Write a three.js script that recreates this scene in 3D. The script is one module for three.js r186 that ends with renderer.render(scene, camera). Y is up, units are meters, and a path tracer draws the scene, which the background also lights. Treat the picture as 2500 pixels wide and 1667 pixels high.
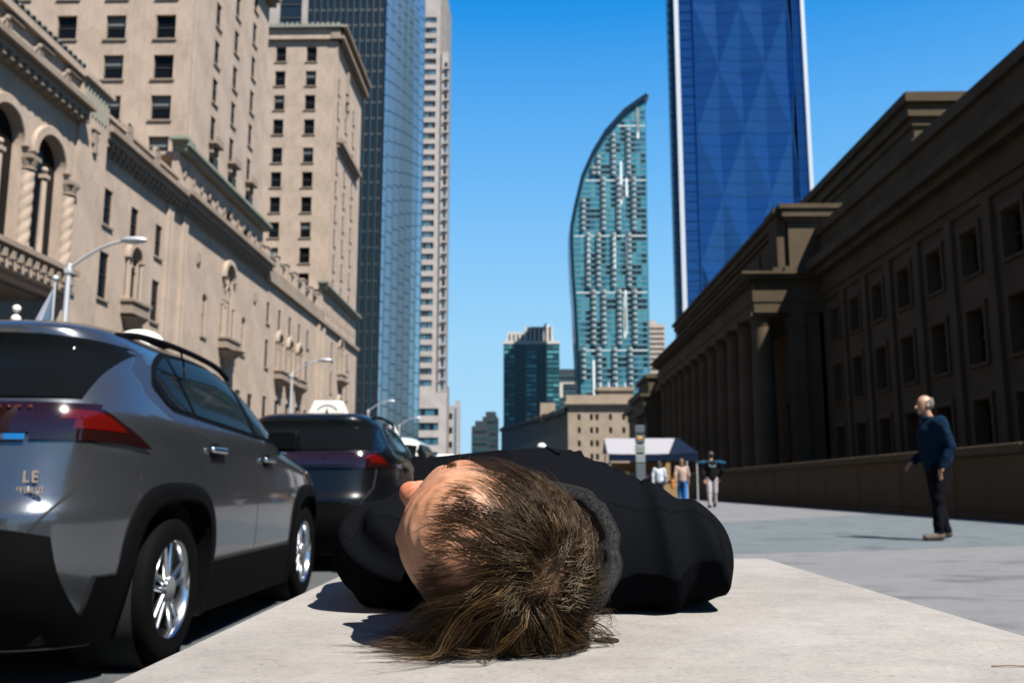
import * as THREE from 'three';
import { mergeGeometries } from 'three/addons/utils/BufferGeometryUtils.js';
import { RoundedBoxGeometry } from 'three/addons/geometries/RoundedBoxGeometry.js';
import { FontLoader } from 'three/addons/loaders/FontLoader.js';
import { TextGeometry } from 'three/addons/geometries/TextGeometry.js';

// ---------- camera, sky, sun, exposure ----------
const scene = new THREE.Scene();
const camera = new THREE.PerspectiveCamera(40.988, 1024 / 682, 0.05, 3000);
camera.position.set(0, 0.65, 0);
camera.rotation.order = 'YXZ';
camera.rotation.set(THREE.MathUtils.degToRad(9.083), THREE.MathUtils.degToRad(1.015), 0);
camera.focus = 0.93;
camera.userData.fStop = 10;

const EXPOSURE = 2.8;
const renderer = new THREE.WebGLRenderer({ antialias: true });
renderer.setSize(1024, 682);
renderer.toneMapping = THREE.LinearToneMapping;
renderer.toneMappingExposure = EXPOSURE;
renderer.shadowMap.enabled = true;

// clear sky: pale near the horizon, darkened overhead to cut blue shadow fill
{
  const W = 256, H = 256, data = new Float32Array(W * H * 4);
  const stops = [[-90, .10, .10, .10], [-1, .12, .14, .16], [0, .44, .73, .95], [3, .42, .72, .955], [9, .345, .67, .955], [18.5, .165, .50, .94], [29, .018, .295, .81], [40, .009, .165, .56], [55, .006, .085, .32], [90, .004, .04, .17]];
  for (let j = 0; j < H; j++) {
    const el = ((j + .5) / H - .5) * 180;
    let k = 0; while (k < stops.length - 2 && el > stops[k + 1][0]) k++;
    const a = stops[k], b = stops[k + 1], t = Math.min(1, Math.max(0, (el - a[0]) / (b[0] - a[0])));
    for (let i = 0; i < W; i++) {
      const o = (j * W + i) * 4;
      for (let c = 0; c < 3; c++) data[o + c] = (a[c + 1] + (b[c + 1] - a[c + 1]) * t) / EXPOSURE;
      data[o + 3] = 1;
    }
  }
  const sky = new THREE.DataTexture(data, W, H, THREE.RGBAFormat, THREE.FloatType);
  sky.mapping = THREE.EquirectangularReflectionMapping;
  sky.magFilter = sky.minFilter = THREE.LinearFilter;
  sky.needsUpdate = true;
  scene.background = sky;
  scene.environment = sky;
}
const sun = new THREE.DirectionalLight(new THREE.Color(1, .95, .87), 5);
sun.position.set(.393 * 120, .809 * 120, .437 * 120 - 30);
sun.target.position.set(0, 0, -30);
sun.castShadow = true;
Object.assign(sun.shadow.camera, { left: -140, right: 140, top: 140, bottom: -140, near: 1, far: 500 });
sun.shadow.mapSize.set(4096, 4096);
sun.name = 'sun';
scene.add(sun, sun.target);

// ---------- helpers ----------
const R = (d) => d * Math.PI / 180;
let seedState = 12345;
const rnd = () => { seedState = (seedState + 0x6d2b79f5) | 0; let t = Math.imul(seedState ^ (seedState >>> 15), 1 | seedState); t = (t + Math.imul(t ^ (t >>> 7), 61 | t)) ^ t; return ((t ^ (t >>> 14)) >>> 0) / 4294967296; };
const rr = (a, b) => a + (b - a) * rnd();
const seed = (s) => { seedState = s; };
const clamp = (x, a, b) => Math.max(a, Math.min(b, x));
const mix = (a, b, t) => a + (b - a) * t;
const sstep = (a, b, x) => { const t = clamp((x - a) / (b - a), 0, 1); return t * t * (3 - 2 * t); };
const V = (x, y, z) => new THREE.Vector3(x, y, z);

const taken = new Map();
function numbered(name) { const n = taken.get(name) ?? 0; taken.set(name, n + 1); return n ? name + '_' + String(n).padStart(3, '0') : name; }
function tag(o, label, category, group, kind) { if (label) o.userData.label = label; if (category) o.userData.category = category; if (group) o.userData.group = group; if (kind) o.userData.kind = kind; return o; }
function thing(name, label, category, pos = [0, 0, 0], group) {
  const g = new THREE.Group(); g.name = numbered(name); g.position.set(...pos); scene.add(g);
  return tag(g, label, category, group);
}
function shade(o) { o.castShadow = o.receiveShadow = true; return o; }
function part(parent, name, geo, mat, pos, ry) {
  const m = shade(new THREE.Mesh(geo, mat)); m.name = name;
  if (pos) m.position.set(...pos);
  if (ry) m.rotation.y = ry;
  parent.add(m); return m;
}
function sub(parent, name, pos, ry) { const g = new THREE.Group(); g.name = name; if (pos) g.position.set(...pos); if (ry) g.rotation.y = ry; parent.add(g); return g; }
function solo(name, label, category, geo, mat, pos, group) { const m = part(scene, numbered(name), geo, mat, pos); return tag(m, label, category, group); }
function ground(name, label, category, geo, mat) { const m = part(scene, name, geo, mat); return tag(m, label, category, null, 'structure'); }
// uv in metres from position and normal
function tri(g) {
  if (!g.attributes.normal) g.computeVertexNormals();
  const p = g.attributes.position, n = g.attributes.normal, uv = new Float32Array(p.count * 2);
  for (let i = 0; i < p.count; i++) {
    const ax = Math.abs(n.getX(i)), ay = Math.abs(n.getY(i)), az = Math.abs(n.getZ(i));
    if (ay > ax && ay > az) { uv[2 * i] = p.getX(i); uv[2 * i + 1] = p.getZ(i); }
    else if (ax > az) { uv[2 * i] = p.getZ(i); uv[2 * i + 1] = p.getY(i); }
    else { uv[2 * i] = p.getX(i); uv[2 * i + 1] = p.getY(i); }
  }
  g.setAttribute('uv', new THREE.BufferAttribute(uv, 2)); return g;
}
const plain = (g) => { const h = g.index ? g.toNonIndexed() : g; for (const k of Object.keys(h.attributes)) if (!['position', 'normal', 'uv'].includes(k)) h.deleteAttribute(k); if (!h.attributes.uv) tri(h); return h; };
const merge = (list) => mergeGeometries(list.map(plain));
const box = (w, h, d, x = 0, y = 0, z = 0) => tri(new THREE.BoxGeometry(w, h, d).translate(x, y, z));
// box from min to max corners
const bb = (x0, x1, y0, y1, z0, z1) => box(x1 - x0, y1 - y0, z1 - z0, (x0 + x1) / 2, (y0 + y1) / 2, (z0 + z1) / 2);
const rbox = (w, h, d, r = .02, s = 2) => tri(new RoundedBoxGeometry(w, h, d, s, Math.min(r, w / 2.01, h / 2.01, d / 2.01)));
function bar(a, b, r, seg = 8, r2 = r) {
  const d = b.clone().sub(a), g = new THREE.CylinderGeometry(r2, r, d.length(), seg);
  g.applyQuaternion(new THREE.Quaternion().setFromUnitVectors(V(0, 1, 0), d.clone().normalize()));
  return g.translate((a.x + b.x) / 2, (a.y + b.y) / 2, (a.z + b.z) / 2);
}
const tube = (pts, r, seg = 24, rs = 8) => new THREE.TubeGeometry(new THREE.CatmullRomCurve3(pts), seg, r, rs);
const cached = new Map();
const geoOf = (key, make) => { if (!cached.has(key)) cached.set(key, make()); return cached.get(key); };

// tiling noise
function hash2(x, y, s) { let h = Math.imul(x, 374761393) ^ Math.imul(y, 668265263) ^ Math.imul(s, 2147483647 ^ 0x5bd1e995); h = Math.imul(h ^ (h >>> 13), 1274126177); return ((h ^ (h >>> 16)) >>> 0) / 4294967296; }
function vnoise(x, y, per, s) {
  const ix = Math.floor(x), iy = Math.floor(y), fx = x - ix, fy = y - iy, u = fx * fx * (3 - 2 * fx), v = fy * fy * (3 - 2 * fy);
  const m = (a) => ((a % per) + per) % per, x0 = m(ix), x1 = m(ix + 1), y0 = m(iy), y1 = m(iy + 1);
  return mix(mix(hash2(x0, y0, s), hash2(x1, y0, s), u), mix(hash2(x0, y1, s), hash2(x1, y1, s), u), v);
}
function fbm(u, v, freq, oct, s) { let a = 0, w = .5, t = 0; for (let i = 0; i < oct; i++) { a += w * vnoise(u * freq, v * freq, freq, s + i); t += w; w *= .55; freq *= 2; } return a / t; }
function noise3(x, y, z, s = 1) {
  const ix = Math.floor(x), iy = Math.floor(y), iz = Math.floor(z), fx = x - ix, fy = y - iy, fz = z - iz, q = (t) => t * t * (3 - 2 * t), u = q(fx), v = q(fy), w = q(fz);
  const h = (a, b, c) => hash2(a + c * 57, b + c * 131, s);
  const l = (c) => mix(mix(h(ix, iy, c), h(ix + 1, iy, c), u), mix(h(ix, iy + 1, c), h(ix + 1, iy + 1, c), u), v);
  return mix(l(iz), l(iz + 1), w) * 2 - 1;
}
function tex(size, tile, fn, mono) {
  const d = new Uint8Array(size * size * 4);
  for (let j = 0; j < size; j++) for (let i = 0; i < size; i++) {
    const c = fn((i + .5) / size, (j + .5) / size, i, j), o = (j * size + i) * 4;
    if (typeof c === 'number') d[o] = d[o + 1] = d[o + 2] = clamp(c, 0, 1) * 255;
    else { d[o] = clamp(c[0], 0, 1) * 255; d[o + 1] = clamp(c[1], 0, 1) * 255; d[o + 2] = clamp(c[2], 0, 1) * 255; }
    d[o + 3] = 255;
  }
  const t = new THREE.DataTexture(d, size, size); t.wrapS = t.wrapT = THREE.RepeatWrapping;
  t.magFilter = THREE.LinearFilter; t.minFilter = THREE.LinearMipmapLinearFilter; t.generateMipmaps = true;
  t.repeat.set(1 / tile, 1 / tile); t.needsUpdate = true; return t;
}
const T = {
  stone: tex(512, 7, (u, v) => { const b = fbm(u, v, 4, 4, 3), f = fbm(u, v, 64, 3, 9), st = fbm(u, v * .12, 40, 2, 21); const k = .80 + .36 * (b - .5) + .2 * (f - .5) + .22 * (st - .5); return [k * 1.02, k, k * (.97 + .05 * b)]; }),
  mottle: tex(512, 9, (u, v) => { const b = fbm(u, v, 5, 5, 33), f = fbm(u, v, 60, 3, 39); const k = .78 + .42 * (b - .5) + .2 * (f - .5); return [k, k * .985, k * .95]; }),
  bench: tex(1024, .9, (u, v) => {
    const b = fbm(u, v, 5, 4, 51), m = fbm(u, v, 26, 3, 57), f = fbm(u, v, 220, 2, 61), sp = fbm(u, v, 150, 1, 77);
    let k = .85 + .34 * (b - .5) + .2 * (m - .5) + .17 * (f - .5);
    if (sp > .82) k -= .22 * (sp - .82) / .18;
    const str = fbm(u * .22, v, 60, 2, 83); k += .07 * (str - .5);
    return [k, k * (.985 + .02 * m), k * (.96 + .05 * b)];
  }),
  benchBump: tex(512, .45, (u, v) => .5 + .5 * (fbm(u, v, 90, 3, 91) - .5) + .25 * (fbm(u, v, 12, 3, 95) - .5)),
  pave: tex(1024, 5, (u, v) => {
    const b = fbm(u, v, 6, 4, 101), m = fbm(u, v, 40, 3, 107), f = fbm(u, v, 240, 2, 113), w = fbm(u * .6, v, 22, 3, 119);
    let k = .84 + .16 * (b - .5) + .14 * (m - .5) + .18 * (f - .5); if (w > .56) k -= 1.5 * (w - .56); return [k, k, k * 1.01];
  }),
  asphalt: tex(512, 3, (u, v) => { const b = fbm(u, v, 6, 3, 131), f = fbm(u, v, 128, 2, 137); return .7 + .3 * (b - .5) + .5 * (f - .5); }),
  wool: tex(512, .06, (u, v) => .5 + .7 * (fbm(u, v, 64, 3, 151) - .5) + .18 * Math.sin((u + v) * 2 * Math.PI * 40)),
  felt: tex(512, .08, (u, v) => { const a = fbm(u * .8, v, 60, 3, 161), b = fbm(u, v, 18, 2, 167); return .45 + .9 * (a - .5) + .35 * (b - .5); }),
  skin: tex(512, .12, (u, v) => { const b = fbm(u, v, 8, 4, 171), f = fbm(u, v, 90, 2, 177); const k = .9 + .12 * (f - .5); return [k, k * (.95 + .14 * (b - .5)), k * (.93 + .18 * (b - .5))]; }),
  skinBump: tex(512, .05, (u, v) => fbm(u, v, 80, 3, 181)),
  fabric: tex(256, .4, (u, v) => .8 + .35 * (fbm(u, v, 30, 3, 191) - .5)),
};
const std = (o) => new THREE.MeshStandardMaterial(o);
const phy = (o) => new THREE.MeshPhysicalMaterial(o);
const lin = (r, g, b) => new THREE.Color().setRGB(r, g, b);
const M = {
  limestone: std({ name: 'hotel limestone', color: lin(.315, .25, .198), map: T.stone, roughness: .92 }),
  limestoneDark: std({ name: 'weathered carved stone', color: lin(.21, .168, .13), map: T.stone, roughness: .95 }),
  copper: std({ name: 'aged copper', color: lin(.17, .185, .15), map: T.stone, roughness: .8 }),
  roofTile: std({ name: 'dark roof tile', color: lin(.0252, .0324, .0324), roughness: .7 }),
  windowDark: phy({ name: 'window glass', color: lin(.0043, .0043, .005), roughness: .12, specularIntensity: .2 }),
  windowBlind: std({ name: 'window blind', color: lin(.072, .0792, .0792), roughness: .8 }),
  sash: std({ name: 'dark window sash', color: lin(.018, .0158, .013), roughness: .6 }),
  station: phy({ name: 'dark station stone', specularIntensity: .2, color: lin(.072, .055, .037), map: T.mottle, roughness: .95 }),  // even dark tone, set to match the facade in shade
  concrete: std({ name: 'smooth cast concrete', color: lin(.205, .193, .183), map: T.bench, bumpMap: T.benchBump, bumpScale: .0012, roughness: .9 }),
  paveLight: std({ name: 'pale granite paving', color: lin(.112, .115, .123), map: T.pave, roughness: .9 }),
  paveBlue: std({ name: 'blue grey granite paving', color: lin(.075, .094, .104), map: T.pave, roughness: .85 }),
  kerb: std({ name: 'granite kerb', color: lin(.12, .118, .115), map: T.pave, roughness: .9 }),
  asphalt: std({ name: 'asphalt', color: lin(.054, .0612, .0648), map: T.asphalt, roughness: .92 }),
  paint: std({ name: 'road paint', color: lin(.504, .504, .4896), map: T.pave, roughness: .7 }),
  steel: std({ name: 'galvanised steel', color: lin(.45, .47, .5), metalness: .6, roughness: .45 }),
  white: std({ name: 'white enamel', color: lin(.54, .5328, .504), roughness: .4 }),
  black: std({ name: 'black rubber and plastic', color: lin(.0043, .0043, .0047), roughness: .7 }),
};
// ---------- ground ----------
ground('ground', 'city ground reaching the horizon', 'ground', tri(new THREE.PlaneGeometry(4000, 4000).rotateX(-Math.PI / 2).translate(0, -.31, 0)), M.asphalt);
ground('road', 'grey asphalt street between the hotel and the station', 'road', bb(-22, -1.3, -.3, -.2, -420, 160), M.asphalt);
for (let i = 0; i < 22; i++) tag(part(scene, numbered('lane_marking'), geoOf('lane', () => box(.12, .004, 3)), M.paint, [-8.6, -.196, 4 - i * 9]), 'white dashed lane line on the asphalt street', 'lane marking', 'dashed lane markings', 'structure');
ground('sidewalk', 'pale granite sidewalk beside the station wall', 'sidewalk', bb(-1.15, 34, -.3, 0, -205, 80), M.paveLight);
{ // blue grey band set across the sidewalk, seen beside the bench
  const s = new THREE.Shape([[-1.15, 7.99], [30, 20.4], [30, 49], [-1.15, 11.56]].map((p) => new THREE.Vector2(...p)));
  const g = new THREE.ExtrudeGeometry(s, { depth: .004, bevelEnabled: false }).rotateX(-Math.PI / 2);
  ground('sidewalk_band', 'blue grey granite band crossing the sidewalk', 'sidewalk band', tri(g), M.paveBlue);
}
{ // kerb stones one by one
  const k = tag(new THREE.Group(), 'granite kerb along the parked taxis', 'kerb', null, 'structure'); k.name = 'kerb'; scene.add(k); k.position.set(-1.225, 0, 0);
  const g = rbox(.15, .30, 1.79, .015); for (let i = 0; i < 64; i++) part(k, 'kerb_stone', g, M.kerb, [0, -.145, 4 - i * 1.8]);
}
ground('hotel_sidewalk', 'grey sidewalk in front of the hotel', 'sidewalk', bb(-34, -22, -.3, -.06, -420, 160), M.paveLight);

// ---------- concrete bench ----------
{
  const g = rbox(.905, .50, 4.6, .012, 3); 
  solo('concrete_bench', 'broad pale concrete bench carrying the lying person', 'bench', g, M.concrete, [.0975, .24, -2.155 + 2.3]);
}
// ---------- low station wall ----------
{
  const t = thing('parapet_wall', 'long dark stone parapet wall behind the man in blue', 'wall', [9.6, 0, -20]);
  seed(5);
  const pan = rbox(.42, 1.14, 2.96, .02), cap = rbox(.62, .2, 2.98, .04), base = rbox(.54, .16, 2.98, .02);
  for (let i = 0; i < 27; i++) { const z = 40 - i * 3; if (z < -37) break; part(t, 'base_course', base, M.station, [0, .08, z]); part(t, 'wall_panel', pan, M.station, [0, .73, z]); part(t, 'coping_stone', cap, M.station, [0, 1.4, z]); }
}
// ---------- facade tools ----------
const arch = (u0, u1, v0, v1) => { const p = new THREE.Path(), r = (u1 - u0) / 2; p.moveTo(u0, v0); p.lineTo(u1, v0); p.lineTo(u1, v1 - r); p.absarc((u0 + u1) / 2, v1 - r, r, 0, Math.PI, false); p.lineTo(u0, v0); return p; };
const rectHole = (u0, u1, v0, v1) => { const p = new THREE.Path(); p.moveTo(u0, v0); p.lineTo(u1, v0); p.lineTo(u1, v1); p.lineTo(u0, v1); p.lineTo(u0, v0); return p; };
function wallGeo(u0, u1, v0, v1, holes, depth = .6) {
  const s = new THREE.Shape(); s.moveTo(u0, v0); s.lineTo(u1, v0); s.lineTo(u1, v1); s.lineTo(u0, v1); s.lineTo(u0, v0);
  for (const h of holes) s.holes.push(h);
  return tri(new THREE.ExtrudeGeometry(s, { depth, bevelEnabled: false, curveSegments: 8 }).translate(0, 0, -depth));
}
// a facade frame: u runs along the wall, v up, w outwards; positions are given relative to the thing
function frame(root, x, z, ry) {
  const p = root.position, c = Math.cos(ry), s = Math.sin(ry);
  return { root, ry, at: (u, v, w = 0) => [x + u * c + w * s - p.x, v - p.y, z - u * s + w * c - p.z] };
}
const fpart = (f, name, geo, mat, u, v, w = 0) => part(f.root, name, geo, mat, f.at(u, v, w), f.ry);
const S = Math.PI / 2, Nn = -Math.PI / 2;   // turned to +x (south face of the hotel), to -x (station front)
// a sash window: pane set back in the opening, frame bars, sill
function windowAt(f, u, v0, w, h, o = {}) {
  const g = sub(f.root, 'window', f.at(u, v0, 0), f.ry), dp = o.depth ?? .42, m = o.glass ?? M.windowDark;
  const key = [w, h, dp].join();
  part(g, 'pane', geoOf('pane' + key, () => box(w + .1, h + .1, .04, 0, h / 2, -dp)), m);
  if (o.sash !== false) part(g, 'sash', geoOf('sash' + key, () => { const b = Math.min(.09, w * .06); return merge([box(w, b, .07, 0, b / 2, -dp + .05), box(w, b, .07, 0, h - b / 2, -dp + .05), box(b, h, .06, -w / 2 + b / 2, h / 2, -dp + .05), box(b, h, .06, w / 2 - b / 2, h / 2, -dp + .05), box(w, b * .8, .05, 0, h * .52, -dp + .06)]); }), o.sashMat ?? M.sash);
  if (o.blind) part(g, 'blind', geoOf('blind' + key + o.blind, () => box(w * .94, h * o.blind, .02, 0, h - h * o.blind / 2, -dp + .035)), M.windowBlind);
  if (o.sill !== false) part(g, 'sill', geoOf('sill' + key, () => box(w + .36, .16, .5, 0, -.08, -.09)), o.sillMat ?? M.limestoneDark);
  return g;
}
// ---------- hotel ----------
{
  seed(21);
  const t = thing('grand_hotel', 'beige limestone hotel with arched podium and tall stone towers', 'hotel', [-30, 0, -100]);
  const L = M.limestone, Dk = M.limestoneDark;
  const fB = frame(t, -30, 0, S), fA = frame(t, -29.4, 0, S);
  // -- arched entrance pavilion, depth 22..60
  const arches = [53.1, 48.3, 43.5, 38.7, 33.9, 29.1];
  fpart(fA, 'podium_wall', wallGeo(22, 60, 0, 25.2, [...arches.map((c) => arch(c - 1.62, c + 1.62, 14.3, 21.9)), rectHole(24, 55.9, 1, 12.4)], .7), L, 0, 0);
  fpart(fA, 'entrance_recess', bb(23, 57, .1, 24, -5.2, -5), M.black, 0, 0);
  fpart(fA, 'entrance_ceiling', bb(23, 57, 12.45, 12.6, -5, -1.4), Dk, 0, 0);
  const ring = geoOf('archring', () => { const s = new THREE.Shape(); s.absarc(0, 0, 2.22, 0, Math.PI, false); s.absarc(0, 0, 1.74, Math.PI, 0, true); return tri(new THREE.ExtrudeGeometry(s, { depth: .22, bevelEnabled: true, bevelSize: .05, bevelThickness: .05, bevelSegments: 1, curveSegments: 20 })); });
  const twist = geoOf('twist', () => {
    const g = new THREE.CylinderGeometry(.4, .4, 4.7, 20, 60); const p = g.attributes.position;
    for (let i = 0; i < p.count; i++) { const x = p.getX(i), y = p.getY(i), z = p.getZ(i), r = Math.hypot(x, z); if (r < .01) continue; const a = Math.atan2(z, x), k = 1 + .13 * Math.abs(Math.sin(a * 1.5 + y * 4.2)) - .06; p.setXYZ(i, x * k, y, z * k); }
    g.computeVertexNormals(); return tri(g);
  });
  const capital = geoOf('capital', () => merge([rbox(1.1, .3, 1.0, .04).translate(0, .5, 0), tri(new THREE.CylinderGeometry(.56, .4, .55, 12).translate(0, .1, 0)), tri(new THREE.TorusGeometry(.43, .07, 6, 14).rotateX(S).translate(0, -.2, 0))]));
  const colonnette = geoOf('colonnette', () => merge([tri(new THREE.CylinderGeometry(.17, .2, 4.8, 12)), rbox(.5, .28, .5, .04).translate(0, 2.5, 0), rbox(.5, .3, .5, .04).translate(0, -2.5, 0), tri(new THREE.SphereGeometry(.2, 10, 8).translate(0, 2.95, 0))]));
  for (const c of arches) {
    fpart(fA, 'arch_moulding', ring, L, c, 20.28, .02);
    fpart(fA, 'arch_glazing', geoOf('archglz', () => box(3.4, 7.8, .05, 0, 3.9, -.5)), M.windowDark, c, 14.2);
    fpart(fA, 'slender_column', colonnette, L, c, 16.9, -.2);
  }
  for (const c of [55.45, 50.7, 45.9, 41.1, 36.3]) { fpart(fA, 'twisted_column', twist, L, c, 16.65, .1); fpart(fA, 'column_capital', capital, Dk, c, 19.2, .12); fpart(fA, 'column_base', geoOf('colbase', () => rbox(1, .35, .95, .04)), L, c, 14.25, .1); }
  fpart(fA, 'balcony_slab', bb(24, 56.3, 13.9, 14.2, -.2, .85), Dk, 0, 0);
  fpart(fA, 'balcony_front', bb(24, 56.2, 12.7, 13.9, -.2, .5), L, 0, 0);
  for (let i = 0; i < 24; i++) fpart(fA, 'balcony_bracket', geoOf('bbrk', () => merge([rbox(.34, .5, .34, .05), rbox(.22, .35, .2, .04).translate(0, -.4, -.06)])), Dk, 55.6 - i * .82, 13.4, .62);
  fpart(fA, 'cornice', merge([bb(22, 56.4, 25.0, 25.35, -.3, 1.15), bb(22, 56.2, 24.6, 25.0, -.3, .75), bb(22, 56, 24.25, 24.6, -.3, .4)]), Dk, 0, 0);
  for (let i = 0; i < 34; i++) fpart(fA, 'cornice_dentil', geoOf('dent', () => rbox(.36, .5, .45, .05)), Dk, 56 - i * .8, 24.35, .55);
  fpart(fA, 'frieze_wall', bb(22, 60, 25.3, 27.3, -1, -.02), L, 0, 0);
  for (let i = 0; i < 8; i++) { fpart(fA, 'frieze_relief', geoOf('relief', () => merge([tri(new THREE.TorusGeometry(.42, .12, 6, 16, 4.6)), rbox(.3, .9, .25, .08), tri(new THREE.SphereGeometry(.24, 8, 6).translate(0, .55, 0)), rbox(1.6, .22, .3, .04).translate(.9, .85, 0)])), Dk, 54.2 - i * 3.4, 26.2, .06); }
  fpart(fA, 'roof_gutter', bb(22, 56, 27.3, 27.75, -1.2, .35), L, 0, 0);
  const rt = fpart(fA, 'tiled_roof', tri((() => { const s = new THREE.Shape([[-.3, 0], [7, 4.2], [7, 0]].map((p) => new THREE.Vector2(...p))); return new THREE.ExtrudeGeometry(s, { depth: 34, bevelEnabled: false }).rotateY(S).translate(22, 0, 0); })()), M.roofTile, 0, 27.75);
  for (let i = 0; i < 46; i++) part(rt, 'roof_tile', geoOf('rtile', () => tri(new THREE.CylinderGeometry(.2, .22, 8.6, 8).rotateX(S).rotateX(R(30)).translate(0, 2.3, -3.4))), M.roofTile, [55.8 - i * .62, 0, 0]);
  fpart(fA, 'corner_pier', merge([bb(56.1, 60, 0, 27.4, -1, .18), bb(56, 60.1, 27.4, 27.75, -1, .5), bb(56.05, 60.05, 0, 2.5, -1, .35)]), L, 0, 0);
  for (let i = 0; i < 7; i++) fpart(fA, 'pier_flute', geoOf('pfl', () => rbox(.2, 1.9, .16, .06)), M.copper, 56.7 + i * .46, 26.2, .2);
  fpart(fA, 'pier_relief', geoOf('relief2', () => merge([rbox(.7, .9, .24, .1), rbox(.5, .7, .3, .1).translate(.1, -.7, 0), rbox(1, .2, .34, .05).translate(0, .6, 0)])), Dk, 58.1, 23.8, .24);
  // -- main podium, depth 60..100.8
  const holes = [], wins = [];
  const put = (c, v0, v1, w, a) => { holes.push(a ? arch(c - w / 2, c + w / 2, v0, v1) : rectHole(c - w / 2, c + w / 2, v0, v1)); wins.push([c, v0, v1, w, a]); };
  for (const c of [62.4, 66.8, 71.4]) put(c, 19.05, 21.7, 1.3);
  for (const c of [62.4, 71.4]) put(c, 13.75, 17.1, 1.4);
  put(67, 14.5, 18.6, 1.9, 1);
  for (const c of [82.5, 94.2]) put(c, 14.4, 18.4, 1.25, 1);
  put(88.8, 15.2, 22.6, 2.9, 1);
  for (const c of [62.4, 66.8, 71.4, 80, 84, 88.8, 93.4, 97.5]) put(c, 7.2, 10.6, 1.7);
  for (const c of [62.4, 66.8, 71.4, 80, 84, 88.8, 93.4, 97.5]) put(c, .6, 5, 2.2);
  fpart(fB, 'podium_wall', wallGeo(60, 100.8, 0, 24.8, holes), L, 0, 0);
  const winsC = [], holesC = [], putC = (c, v0, v1, w, a) => { holesC.push(a ? arch(c - w / 2, c + w / 2, v0, v1) : rectHole(c - w / 2, c + w / 2, v0, v1)); winsC.push([c, v0, v1, w, a]); };
  for (const c of [103, 107.9, 112.7, 117.4, 122.1]) putC(c, 19.3, 21.8, 1.15);
  for (const c of [103, 122]) putC(c, 14.2, 17.4, 1.3);
  for (const c of [108, 112.8, 117.5]) putC(c, 14.5, 18.8, 1.9, 1);
  for (const c of [137.4, 149.6]) putC(c, 19.8, 22.5, 1.2);
  putC(143.5, 18.4, 23.8, 2.4, 1);
  for (const c of [137.4, 149.6]) putC(c, 14.8, 17.9, 1.2);
  putC(143.5, 10, 14.6, 1.8, 1);
  for (const c of [103, 108, 112.8, 117.5, 122, 137.4, 149.6]) putC(c, 7.4, 10.9, 1.6);
  for (const c of [103, 108, 112.8, 117.5, 122, 133, 137.4, 143.5, 149.6]) putC(c, .6, 5, 2);
  fpart(fB, 'podium_wall', wallGeo(100.8, 157.3, 0, 24.6, holesC), L, 0, 0);
  for (const [c, v0, v1, w, a] of [...wins, ...winsC]) windowAt(fB, c, v0, w, v1 - v0, { blind: rnd() < .15 ? .35 : 0, depth: a ? .35 : .2 });
  // carved surrounds, balconies and corbels below the arched windows
  const hood = (w) => geoOf('hood' + w, () => { const s = new THREE.Shape(); s.absarc(0, 0, w / 2 + .5, 0, Math.PI, false); s.absarc(0, 0, w / 2 + .06, Math.PI, 0, true); return tri(new THREE.ExtrudeGeometry(s, { depth: .3, bevelEnabled: true, bevelSize: .04, bevelThickness: .05, bevelSegments: 1, curveSegments: 14 })); });
  const shaft = geoOf('shaft', () => merge([tri(new THREE.CylinderGeometry(.11, .13, 3.2, 10)), rbox(.34, .25, .34, .04).translate(0, 1.7, 0), rbox(.34, .2, .34, .04).translate(0, -1.6, 0)]));
  for (const [c, v0, v1, w] of [...wins, ...winsC].filter((q) => q[4] && q[3] > 1.5)) {
    fpart(fB, 'window_hood', hood(w), L, c, v1 - w / 2, .02);
    fpart(fB, 'jamb_shaft', shaft, L, c - w / 2 - .22, v0 + 1.6, .16); fpart(fB, 'jamb_shaft', shaft, L, c + w / 2 + .22, v0 + 1.6, .16);
    if (w > 1.85) { fpart(fB, 'jamb_shaft', shaft, L, c, v0 + 1.6, -.2); fpart(fB, 'tracery_panel', geoOf('tracery' + w, () => merge([tri(new THREE.TorusGeometry(w * .16, .09, 6, 16)), tri(new THREE.TorusGeometry(w * .21, .08, 6, 14, Math.PI).translate(-w * .25, -w * .4, 0)), tri(new THREE.TorusGeometry(w * .21, .08, 6, 14, Math.PI).translate(w * .25, -w * .4, 0))])), L, c, v1 - w * .48, -.2); }
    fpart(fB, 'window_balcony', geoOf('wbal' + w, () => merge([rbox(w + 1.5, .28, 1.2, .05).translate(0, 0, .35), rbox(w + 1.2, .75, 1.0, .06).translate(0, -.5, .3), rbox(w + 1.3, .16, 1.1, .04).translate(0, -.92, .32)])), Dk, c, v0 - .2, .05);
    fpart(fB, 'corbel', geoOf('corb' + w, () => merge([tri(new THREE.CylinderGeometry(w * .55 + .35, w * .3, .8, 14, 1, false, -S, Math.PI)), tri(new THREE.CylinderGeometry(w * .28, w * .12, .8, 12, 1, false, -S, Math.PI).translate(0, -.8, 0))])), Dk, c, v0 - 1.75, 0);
  }
  for (const [c, v] of [[80.3, 21.2], [97.6, 21.2]]) fpart(fB, 'carved_shield', geoOf('shield', () => merge([rbox(.8, 1.2, .2, .1), rbox(.5, .8, .34, .1)])), Dk, c, v, .06);
  for (const u of [73.1, 76.4, 127.8, 131]) fpart(fB, 'pilaster', geoOf('pil', () => merge([rbox(1, 24, .3, .06), rbox(.22, 24, .36, .06).translate(-.42, 0, 0), rbox(.22, 24, .36, .06).translate(.42, 0, 0)])), L, u, 12, .1);
  // cornices and parapets
  fpart(fB, 'cornice', merge([bb(60.2, 75, 25.2, 25.6, -.4, 1.1), bb(60.2, 75, 24.75, 25.2, -.4, .75), bb(74.6, 101.1, 25.45, 25.9, -.4, 1.3), bb(74.8, 100.9, 24.95, 25.45, -.4, .95)]), Dk, 0, 0);
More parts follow.
